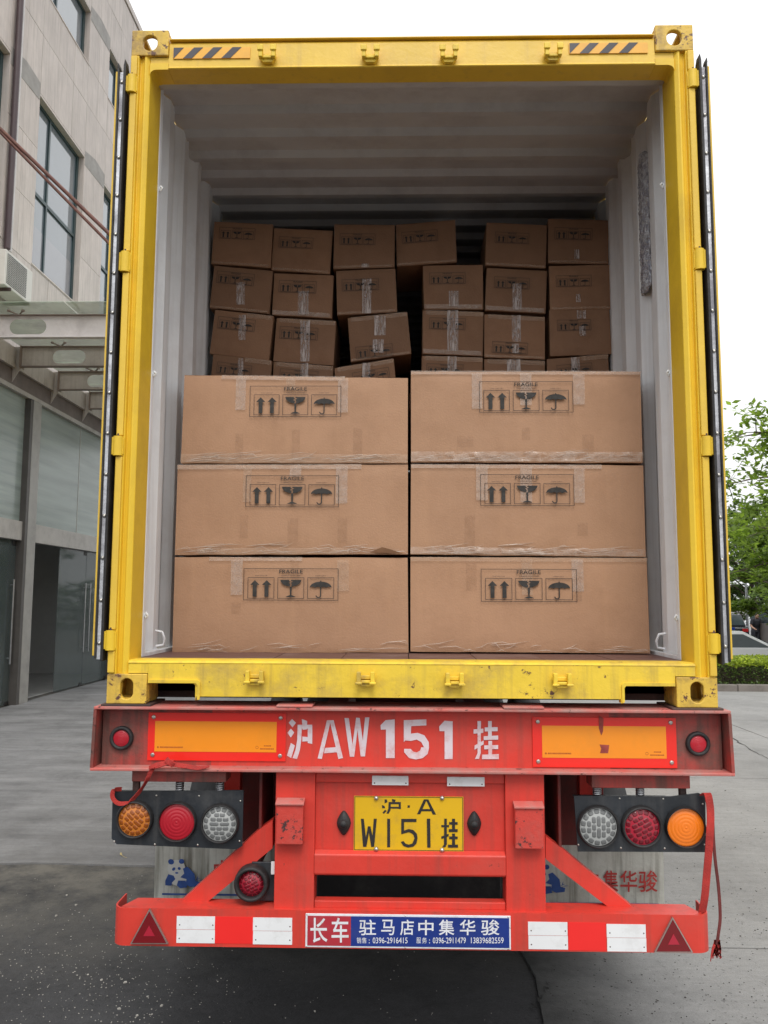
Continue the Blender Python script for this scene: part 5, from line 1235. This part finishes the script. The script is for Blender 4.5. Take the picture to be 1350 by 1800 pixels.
for yy in (ya+.12, yb-.18): MB().box(FX, AF+.03, yy, yy+.04, zb1-.07, zb1-.0205).build('bracket', M['deck_rust'], ac)
# steel and glass canopy
M['can_glass'] = mat('dirty_green_canopy_glass', (.46, .56, .44), .35, var=.2, vs=1.3, dirt=(.10, .12, .08), damt=.6, dscale=2.2, dth=(.5, .75), alpha=.45, rust=.30, rscale=9, rustc=(.03, .03, .02))
M['can_steel'] = mat('taupe_canopy_steel', (.50, .46, .42), .5, var=.08, dirt=(.32, .28, .24), damt=.6, dscale=3, streak=(.15, .12, .09), samt=.3)
M['can_steel_dk'] = mat('brown_canopy_steel', (.25, .20, .17), .55, var=.15)
M['can_white'] = mat('pale_canopy_steel', (.74, .70, .69), .5, var=.05, dirt=(.35, .30, .28), damt=.4)
cn_ = empty('glass_canopy', (FX, 8.6, 6.3), 'steel framed canopy with dirty green glass over the building entrance', 'canopy')
CX1 = -3.35
beams = [9.0, 10.6, 12.2, 13.8, 15.4, 17.0, 18.6]
for i, y in enumerate(beams):
    bm_ = 'can_white' if i == 0 else 'can_steel'
    b = MB(); n = 2; W = CX1-FX-.24; web0, web1 = 5.90, 6.24
    # castellated web: plates around long stadium openings
    cell = W/n
    for k in range(n):
        cx = FX+.22+cell*(k+.5); plate_hole(b, (cx, y, (web0+web1)/2), (1, 0, 0), (0, 0, 1), cell, web1-web0, .29, (web1-web0)*.36, .012, 32)
    b.build('canopy_beam', M[bm_], cn_)
    MB().box(FX+.22, CX1, y-.05, y+.062, 6.2405, 6.252).build('beam_flange', M['can_steel_dk'], cn_); MB().box(FX+.22, CX1, y-.05, y+.062, 5.888, 5.8995).build('beam_flange', M['can_steel_dk' if i else 'can_white'], cn_)
    MB().prism([(FX+.062, y-.004, 6.25), (FX+.219, y-.004, 6.25), (FX+.219, y-.004, 5.89), (FX+.062, y-.004, 5.62)], (0, .016, 0)).build('beam_bracket', M['can_steel'], cn_)
    MB().box(FX+.215, FX+.2195, y-.09, y+.10, 5.86, 6.26).build('end_plate', M['can_steel_dk'], cn_)
y = 8.55
while y < 19.0:
    for xa, xb in ((FX+.12, FX+1.78), (FX+1.80, CX1+.1)):
        MB().box(xa, xb, y+.01, y+1.59, 6.30, 6.312).build('glass_panel', M['can_glass'], cn_)
    for xx in (FX+.9, FX+2.7):      # spider fittings
        b = MB()
        for dx, dy in ((.11, .11), (-.11, .11), (.11, -.11), (-.11, -.11)):
            b.cyl((xx, y+.45, 6.255), (xx+dx, y+.45+dy, 6.285), .012, n=8); b.cyl((xx+dx, y+.45+dy, 6.275), (xx+dx, y+.45+dy, 6.299), .026, n=10)
        b.build('spider_fitting', M['can_steel_dk'], cn_)
    y += 1.6
MB().box(FX+.0605, FX+.12, 8.55, 19.0, 5.87, 6.22).build('wall_channel', M['can_steel'], cn_)
M['rod'] = mat('rusty_tie_rod', (.13, .055, .045), .7, var=.3, dirt=(.24, .13, .07), damt=.7, dscale=12, bump=.3)
def rod(pa, pb, r, sag):
    (xa, za), (xb, zb_) = P(*pa, 9.0), P(*pb, 9.0); k = (zb_-za)/(xb-xa); f = lambda x: za+(x-xa)*k
    pts = [(FX+.02+(CX1+.02-FX)*i/10, 9.0, f(FX+.02+(CX1+.02-FX)*i/10)-sag*math.sin(i/10*math.pi)) for i in range(11)]
    MB().tube(pts, r, 10).build('tie_rod', M['rod'], cn_)
rod((0, 226), (192, 411), .030, .0); rod((0, 231), (192, 426), .024, .02)
zr = P(0, 226, 9.0)[1]
MB().box(FX-.001, FX+.05, 8.9, 9.1, zr-.2, zr+.25).build('anchor_plate', M['rod'], cn_)

# ================================================================== right side: kerb, hedge, car park
M['kerb'] = mat('weathered_kerb_stone', (.19, .17, .155), .9, var=.15, dirt=(.12, .11, .09), damt=.7, dscale=5, bump=.5)
kb = empty('kerb', (2, 14.35, 0), 'low weathered stone kerb in front of the hedge', kind='structure')
x = 1.0; rnd = random.Random(9)
while x < 19:
    MB().box(x+.008, x+.99, 14.35+rnd.uniform(-.012, .012), 14.52, -.04, .135+rnd.uniform(-.01, .008)).build('kerb_stone', M['kerb'], kb, bevel=.014); x += 1
MB().box(.9, 19, 14.53, 16.2, -.2, .10).build('planting_bed', M['earth'], loc=(9, 15.3, 0), label='soil bed behind the stone kerb', kind='structure')
def leafmat(name, c, tr=.35):
    m = bpy.data.materials.new(name); m.use_nodes = True; n = m.node_tree.nodes; l = m.node_tree.links; n.clear()
    o = n.new('ShaderNodeOutputMaterial'); p = n.new('ShaderNodeBsdfPrincipled'); t = n.new('ShaderNodeBsdfTranslucent'); mxs = n.new('ShaderNodeMixShader'); g_ = n.new('ShaderNodeNewGeometry')
    r = n.new('ShaderNodeValToRGB'); r.color_ramp.elements[0].color = (*[x*.55 for x in c], 1); r.color_ramp.elements[1].color = (c[0]*1.7, c[1]*1.5, c[2]*1.1, 1)
    l.new(g_.outputs['Random Per Island'], r.inputs[0]); l.new(r.outputs[0], p.inputs['Base Color']); l.new(r.outputs[0], t.inputs['Color'])
    p.inputs['Roughness'].default_value = .45; mxs.inputs[0].default_value = tr
    l.new(p.outputs[0], mxs.inputs[1]); l.new(t.outputs[0], mxs.inputs[2]); l.new(mxs.outputs[0], o.inputs[0]); return m
M['leaf_maple'] = leafmat('maple_leaf', (.20, .33, .05), .6); M['leaf_mid'] = leafmat('camphor_leaf', (.19, .31, .06), .6); M['leaf_dark'] = leafmat('evergreen_leaf', (.085, .15, .04), .4)
M['leaf_hedge'] = leafmat('hedge_leaf', (.07, .13, .03)); M['leaf_new'] = leafmat('fresh_hedge_leaf', (.30, .42, .05), .5)
M['bark'] = mat('tree_bark', (.13, .10, .08), .9, var=.3, vs=6, stretch=(1, 1, .3), bump=.8, bscale=20)
def leaf(b, p, s, rnd, flat=.5):
    a = Vector((rnd.gauss(0, 1), rnd.gauss(0, 1), rnd.gauss(0, flat))).normalized(); n_ = Vector((rnd.gauss(0, .6), rnd.gauss(0, .6), 1)).normalized(); c = a.cross(n_).normalized()
    b.v += [tuple(p-a*s), tuple(p+c*s*.45-a*s*.1), tuple(p+a*s), tuple(p-c*s*.45-a*s*.1)]; k = len(b.v); b.f.append((k-4, k-3, k-2, k-1)); b.s.append(False)
def cluster(b, c, r, n, s, rnd, squash=.5):
    for i in range(n):
        d = Vector((rnd.gauss(0, .45), rnd.gauss(0, .45), rnd.gauss(0, .45*squash)))*r; leaf(b, c+d, s*rnd.uniform(.6, 1.2), rnd)
def tree(name, x, y, h, cr, z0, label, lm, seed, nb=9, per=70, ls=.07, low=.3, rad=.16, nsub=7, drop=.0, spread=1.):
    rnd = random.Random(seed); gz = ground_h(x, y); root = empty(name, (x, y, gz), label, 'tree', 'trees beyond the car park')
    tk = MB(); top = Vector((x+rnd.uniform(-.3, .3), y, gz+h*.85)); base = Vector((x, y, gz-.1))
    pth = [base.lerp(top, i/6)+Vector((rnd.uniform(-.12, .12), rnd.uniform(-.12, .12), 0))*(i > 0) for i in range(7)]
    tk.tube(pth, [rad*(1.25 if i == 0 else 1-i/7.5) for i in range(7)], 10); tk.build('trunk', M['bark'], root)
    lb = MB(); br = MB()
    for k in range(nb):
        t = low+(1-low)*(k+.5)/nb; p0 = base.lerp(top, t*.98); a = k*2.4+rnd.uniform(-.3, .3); L_ = cr*(1-(abs(t-.55)/.75)**2*.65)*rnd.uniform(.8, 1.15)
        tip = p0+Vector((math.cos(a)*L_, math.sin(a)*L_, L_*(.28+.5*(t-low)-drop)))
        mid = p0.lerp(tip, .5)+Vector((rnd.uniform(-.1, .1)*L_, 0, .14*L_))
        br.tube(smooth([p0, mid, tip], 4), [rad*(.30-.03*i) for i in range(9)], 6)
        for q in range(nsub):
            u = .35+.65*q/(nsub-1); c = (p0.lerp(mid, u*2) if u < .5 else mid.lerp(tip, u*2-1)); side = Vector((rnd.gauss(0, 1), rnd.gauss(0, 1), rnd.gauss(0, .5)))*cr*.20*spread
            c2 = c+side; br.tube([c, c.lerp(c2, .6)+Vector((0, 0, .05)), c2], [rad*.10, rad*.06, rad*.03], 4)
            cluster(lb, c2, cr*.15, per, ls, rnd, .55); cluster(lb, c.lerp(c2, .5)+Vector((0, 0, .1)), cr*.11, per//2, ls, rnd, .5)
    br.build('branches', M['bark'], root, kind='stuff'); lb.build('crown', lm, root, kind='stuff')
    return root
tree('maple_tree', 12.4, 18.9, 8.2, 4.3, 0, 'nearest leafy tree at the right edge, open branches against the white sky', M['leaf_maple'], 21, nb=17, per=85, ls=.115, low=.36, rad=.17, nsub=8, drop=.22, spread=1.25)
tree('camphor_tree', 15.2, 29., 5.7, 2.6, 0, 'mid green bushy tree behind the parked cars, beneath the open branches', M['leaf_mid'], 5, nb=14, per=110, ls=.12, low=.18, rad=.16, nsub=8)
tree('camphor_tree', 20.6, 36., 6.0, 2.8, 0, 'rounded tree at the right edge with a pale thin trunk behind the white van', M['leaf_mid'], 8, nb=13, per=100, ls=.12, low=.26, rad=.14, nsub=8)
for i, (x, y, h, cr, lab) in enumerate([(14.5, 52, 7.0, 4.2, 'dark evergreen tree far behind, hidden mostly by the open container door'), (22.5, 50, 6.6, 4.2, 'dark evergreen tree far behind the person in dark clothes'), (27.5, 54, 8.5, 4.8, 'tall dark evergreen tree far behind at the right edge'), (18.3, 58, 7.2, 4.4, 'dark evergreen tree far behind the dark parked car')]):
    tree('evergreen_tree', x, y, h, cr, 0, lab, M['leaf_dark'], 31+i, nb=15, per=60, ls=.19, low=.08, rad=.2, nsub=8)
# shrubs closing the far side of the car park, as one mass
b = MB(); rnd = random.Random(77)
for k in range(5200):
    x = rnd.uniform(5, 42); y = 60+rnd.gauss(0, 1.2); z = -.4+rnd.random()**.8*(3.4+1.0*noise.noise(Vector((x*.35, 0, 0))))
    leaf(b, Vector((x, y, z)), .30, rnd)
b.build('shrub_belt', M['leaf_dark'], label='dark belt of shrubs closing the far side of the car park', kind='stuff')
# clipped hedge behind the kerb
b = MB(); b2 = MB(); rnd = random.Random(15)
for k in range(30000):
    x = rnd.uniform(5.2, 15); y = 14.60+rnd.random()**1.3*1.4; topz = .60+.05*noise.noise(Vector((x*1.3, y*2, 0)))
    z = .10+rnd.random()**.7*(topz-.10)
    if y > 14.9 and z < topz-.14 : z = topz-rnd.random()*.12
    if z > topz-.15+.08*noise.noise(Vector((x*3, y*3, 5))): leaf(b2, Vector((x, y, z+.03)), .042, rnd, .8)
    else: leaf(b, Vector((x, y, z)), .036, rnd)
hedge = empty('hedge', (9, 15.3, .1), 'clipped green hedge with fresh yellow green tips behind the kerb at right', 'hedge')
b.build('hedge_foliage', M['leaf_hedge'], hedge, kind='stuff'); b2.build('fresh_tips', M['leaf_new'], hedge, kind='stuff')
MB().box(5.3, 15, 14.80, 15.9, .101, .44).build('hedge_core', M['earth'], hedge)
b = MB()
for k in range(2600):
    x = rnd.uniform(1.2, 18.5); leaf(b, Vector((x, rnd.uniform(14.50, 14.75), .11+rnd.random()*.07)), .03, rnd)
b.build('ground_cover', M['leaf_hedge'], label='low weeds spilling over the kerb stones', kind='stuff')

# cars
M['tyre_c'] = M['rubber']; M['car_glass'] = mat('car_glass', (.045, .06, .065), .08, spec=.35)
M['alloy'] = mat('alloy_rim', (.45, .45, .46), .3, metal=.8)
M['head'] = mat('lamp_glass', (.6, .6, .62), .1, spec=1); M['tail_l'] = mat('tail_glass', (.4, .02, .02), .15)
tm = MB(); tm.lathe((0, 0, 0), [(.20, -.10), (.30, -.105), (.325, -.08), (.325, .08), (.30, .105), (.20, .10)], 28, 'x'); ctyre = tm.mesh('tyre'); ctyre.materials.append(M['rubber'])
tm = MB(); tm.lathe((0, 0, 0), [(.205, -.08), (.19, .07), (.06, .085), (.0002, .09)], 20, 'x')
for k in range(5):
    a = k*2*math.pi/5; tm.cyl((.092, 0, 0), (.075, math.cos(a)*.19, math.sin(a)*.19), .028, n=6)
crim = tm.mesh('rim'); crim.materials.append(M['alloy'])
def car(name, label, cat, x, y, rot, paint, L_=4.6, W=1.8, prof='sedan', plate=None, pz=.55):
    """length along local +x = front; outlines given from rear to front"""
    gz = ground_h(x, y); root = empty(name, (x, y, gz), label, cat); root.rotation_euler = (0, 0, rot)
    P_ = {'sedan': dict(body=[(0, .35), (0, .80), (.04, .93), (.20, .96), (.66, .92), (.93, .80), (.985, .68), (1, .45), (.99, .28), (.02, .25)], cab=[(.10, .93), (.24, 1.36), (.36, 1.43), (.52, 1.42), (.74, .90)]),
          'suv': dict(body=[(0, .4), (0, .95), (.03, 1.05), (.62, 1.05), (.93, .95), (.985, .80), (1, .5), (.98, .32), (.02, .30)], cab=[(.02, 1.05), (.07, 1.62), (.14, 1.70), (.55, 1.68), (.72, 1.04)]),
          'van': dict(body=[(0, .4), (0, 1.22), (.02, 1.26), (.80, 1.26), (.95, 1.15), (.99, .95), (1, .5), (.98, .32), (.02, .30)], cab=[(.005, 1.25), (.02, 1.84), (.06, 1.95), (.70, 1.93), (.86, 1.25)])}[prof]
    X = lambda u: (u-.5)*L_
    def loc(b, nm, m, bevel=0, par=None):
        me = b.mesh(nm); me.materials.append(m); o = bpy.data.objects.new(nm, me); o.parent = par or root; col.objects.link(o)
        if bevel: q = o.modifiers.new('bevel', 'BEVEL'); q.width = bevel; q.segments = 3; q.limit_method = 'ANGLE'; q.angle_limit = R(25)
        return o
    bd = P_['body']; b = MB(); pts = []
    for u, z in bd[:-1]: pts.append((X(u), z))
    rr = .36; z0 = .25     # underside with wheel arches, front to rear
    for cx in (X(.81), X(.19)):
        pts.append((cx+rr, z0))
        for i in range(1, 8): a = math.pi*i/8; pts.append((cx+rr*math.cos(a), z0+.06+rr*math.sin(a)))
        pts.append((cx-rr, z0))
    pts.append((X(.02), z0))
    b.prism([(a, -W/2, c) for a, c in pts], (0, W, 0)); body = loc(b, 'body', paint, .05)
    cb = P_['cab']; b = MB(); n = len(cb); ins = lambda z: W/2-.05-(z-.9)*.24
    vs_ = [(X(u), -ins(z), z) for u, z in cb]+[(X(u), ins(z), z) for u, z in cb]
    b.add(vs_, [tuple(range(n)), tuple(range(2*n-1, n-1, -1))]+[(i, i+n, (i+1) % n+n, (i+1) % n) for i in range(n)])
    b.f = [tuple(f) for f in b.f]; cabo = loc(b, 'roof', paint, .04)
    # side glass, one pane each side split by the pillar
    zt = max(z for u, z in cb)
    for s in (-1, 1):
        k0, k1 = cb[0], cb[-1]; top0, top1 = cb[1], cb[-2]; zb_ = cb[0][1]+.03; ztop = zt-.10
        def at(u, z): return (X(u), s*(ins(z)+.012), z)
        um = (top0[0]+top1[0])/2+.02; lo0 = k0[0]+.07; hi0 = top0[0]+.04; lo1 = k1[0]-.06; hi1 = top1[0]-.0
        for q in ([(lo0, zb_), (um-.008, zb_), (um-.008, ztop), (hi0+.01, ztop)], [(um+.008, zb_), (lo1, zb_), (hi1, ztop), (um+.008, ztop)]):
            v0 = [at(*p) for p in q]; b = MB(); b.prism(v0, (0, -s*.02, 0)); loc(b, 'side_window', M['car_glass'])
        b = MB(); xm = X(k1[0]-.035); b.box(xm-.06, xm+.08, s*(ins(1)+.03), s*(ins(1)+.17), zb_+.0, zb_+.13); loc(b, 'wing_mirror', paint, .02)
    def glass(i0, i1, nm):
        (u0, a0), (u1, a1) = cb[i0], cb[i1]; f = lambda t, s: (X(u0+(u1-u0)*t)+(.012 if i0 > 1 else -.012), s*(ins(a0+(a1-a0)*t)-.07), a0+(a1-a0)*t+.008)
        b = MB(); b.prism([f(.08, -1), f(.08, 1), f(.92, 1), f(.92, -1)], (0, 0, -.012)); loc(b, nm, M['car_glass'])
    glass(n-2, n-1, 'windscreen'); glass(1, 0, 'rear_window')
    for s in (-1, 1):
        for ux in (.19, .81):
            wq = bpy.data.objects.new('wheel', ctyre); wq.location = (X(ux), s*(W/2-.11), .325); wq.rotation_euler = (0, 0, s*math.pi/2); wq.parent = root; col.objects.link(wq)
            r_ = bpy.data.objects.new('rim', crim); r_.parent = wq; col.objects.link(r_)
        zf = bd[4][1]-.16; b = MB().box(X(.975), X(.998)+.006, s*(W/2-.42), s*(W/2-.06), zf-.06, zf+.06); loc(b, 'headlight', M['head'], .02)
        b = MB().box(X(0)-.008, X(.03), s*(W/2-.32), s*(W/2-.03), bd[1][1]-.18, bd[1][1]-.02); loc(b, 'tail_light', M['tail_l'], .015)
    b = MB().box(X(0)-.012, X(0)-.0, -.22, .22, pz, pz+.14); loc(b, 'number_plate', plate or M['blue'])
    b = MB().box(X(1), X(1)+.012, -.22, .22, .42, .56); loc(b, 'number_plate', plate or M['blue'])
    return root
M['white_car'] = mat('white_car_paint', (.70, .71, .73), .25, var=.02, coat=1); M['black_car'] = mat('black_car_paint', (.02, .022, .028), .22, var=.1, coat=1)
M['silver_car'] = mat('silver_car_paint', (.42, .41, .42), .3, var=.05, coat=1); M['grey_box'] = mat('grey_brown_van_paint', (.15, .135, .125), .5, var=.1)
car('parked_car', 'white saloon parked side on directly behind the hedge', 'car', 9.65, 21.5, 0, M['white_car'])
car('parked_car', 'dark car with a blue number plate parked beside the person', 'car', 16.1, 40.2, R(90), M['black_car'], prof='suv', pz=.86)
car('parked_car', 'silver car parked between the dark car and the white van', 'car', 18.4, 46.5, R(90), M['silver_car'], prof='suv')
car('parked_van', 'white van parked side on behind the person in dark clothes', 'van', 20.9, 42.5, R(180), M['white_car'], L_=4.8, prof='van')
car('parked_van', 'grey brown van cut off by the right edge of the picture', 'van', 17.35, 34.2, R(-91), M['grey_box'], L_=4.4, prof='van')
# person
sk = [(0, 0, .92), (0, 0, 1.08), (0, -.05, 1.26), (0, -.10, 1.42), (0, -.13, 1.50), (0, -.15, 1.58), (0, -.155, 1.68),
      (.10, 0, .88), (.11, -.03, .48), (.12, .04, .09), (.12, -.10, .04), (-.10, 0, .88), (-.12, .02, .48), (-.13, .06, .09), (-.13, -.08, .04),
      (.19, -.08, 1.40), (.27, -.12, 1.14), (.16, -.34, 1.02), (-.19, -.08, 1.40), (-.27, -.10, 1.14), (-.22, -.32, 1.00)]
ed = [(0, 1), (1, 2), (2, 3), (3, 4), (4, 5), (5, 6), (0, 7), (7, 8), (8, 9), (9, 10), (0, 11), (11, 12), (12, 13), (13, 14), (3, 15), (15, 16), (16, 17), (3, 18), (18, 19), (19, 20)]
rd = [.15, .14, .16, .13, .06, .095, .085, .095, .065, .045, .04, .095, .065, .045, .04, .065, .048, .035, .065, .048, .035]
def skin(pts, edges, radii, name, m, parent, loc):
    me = bpy.data.meshes.new(name); me.from_pydata(pts, edges, []); o = bpy.data.objects.new(name, me); col.objects.link(o); o.location = loc; o.parent = parent
    me.materials.append(m); q = o.modifiers.new('skin', 'SKIN'); q.use_smooth_shade = True
    if not me.skin_vertices: me.attributes.new('skin_vertices', 'FLOAT_VECTOR', 'POINT') if False else None
    return o, me
M['skin'] = mat('skin', (.42, .24, .17), .55, var=.05); M['shirt'] = mat('black_tee', (.018, .018, .025), .8); M['trousers'] = mat('dark_trousers', (.03, .032, .045), .8); M['hair'] = mat('black_hair', (.012, .01, .01), .6)
pe = empty('person', (16.30, 35.5, ground_h(16.3, 35.5)), 'person in a dark T-shirt and dark trousers standing among the parked cars', 'person')
def limb(b, pts, rs, n=12): b.tube([Vector(p) for p in smooth([Vector(q) for q in pts], 4)], [rs[min(int(i/4), len(rs)-1)]*(1-(i % 4)/4)+rs[min(int(i/4)+1, len(rs)-1)]*(i % 4)/4 for i in range((len(pts)-1)*4+1)], n)
def locobj(b, nm, m, par):
    me = b.mesh(nm); me.materials.append(M[m]); o = bpy.data.objects.new(nm, me); o.parent = par; col.objects.link(o)
    return o
b = MB(); limb(b, [sk[0], sk[1], sk[2], sk[3], (0, -.12, 1.47), sk[4]], [.15, .145, .17, .15, .06, .055]); 
for i0 in (7, 11): limb(b, [(sk[i0][0]*.8, 0, .98), sk[i0], sk[i0+1], sk[i0+2]], [.11, .105, .07, .05]); limb(b, [sk[i0+2], sk[i0+3], (sk[i0+3][0], sk[i0+3][1]-.05, .035)], [.05, .045, .03])
for i0 in (15, 18): limb(b, [(sk[i0][0]*.5, -.09, 1.42), sk[i0], sk[i0+1], sk[i0+2]], [.07, .062, .045, .034])
b.lathe((0, -.155, 1.60), [(.001, -.13), (.05, -.12), (.075, -.07), (.085, 0), (.08, .06), (.05, .105), (.001, .12)], 16, 'z'); b.cyl((0, -.235, 1.60), (0, -.26, 1.575), .014, .012, 6)
for s in (-1, 1): b.lathe((s*.085, -.15, 1.60), [(.001, -.03), (.018, 0), (.001, .03)], 8, 'z')
for i0 in (17, 20):
    h = Vector(sk[i0])
    for k in range(5): b.tube([h+Vector((.012*(k-2), -.01, 0)), h+Vector((.014*(k-2), -.05, -.005)), h+Vector((.012*(k-2), -.075+.006*abs(k-2), -.03))], [.011, .009, .007], 6)
body = locobj(b, 'body', 'skin', pe)
b = MB(); limb(b, [(0, 0, .93), sk[1], sk[2], (0, -.10, 1.43), (0, -.12, 1.48)], [.165, .16, .185, .165, .08])
for i0 in (15, 18): limb(b, [(sk[i0][0]*.5, -.09, 1.42), sk[i0], tuple(Vector(sk[i0]).lerp(Vector(sk[i0+1]), .7))], [.085, .080, .072])
locobj(b, 't_shirt', 'shirt', pe)
b = MB(); limb(b, [(0, 0, .98), (0, 0, .86)], [.165, .15])
for i0 in (7, 11): limb(b, [(sk[i0][0]*.8, 0, .96), sk[i0], sk[i0+1], sk[i0+2]], [.12, .115, .085, .07])
locobj(b, 'trousers', 'trousers', pe)
b = MB(); b.lathe((0, -.14, 1.62), [(.089, -.03), (.094, .02), (.088, .07), (.055, .115), (.001, .130)], 16, 'z'); locobj(b, 'hair', 'hair', pe)
pe.rotation_euler = (0, 0, R(12))
# lamp post
lp = empty('lamp_post', (17.6, 39.5, ground_h(17.6, 39.5)), 'grey car park lamp post with a flat arm above the white van', 'lamp post')
x, y, z = 17.6, 39.5, ground_h(17.6, 39.5)
MB().cyl((x, y, z), (x, y, z+3.45), .07, .05, 12).build('pole', M['steel'], lp); MB().cyl((x, y, z), (x, y, z+.3), .13, n=12).build('base', M['deck_rust'], lp)
MB().box(x-.75, x+.45, y-.08, y+.08, z+3.45, z+3.52).build('lamp_head', M['band'], lp, bevel=.01)
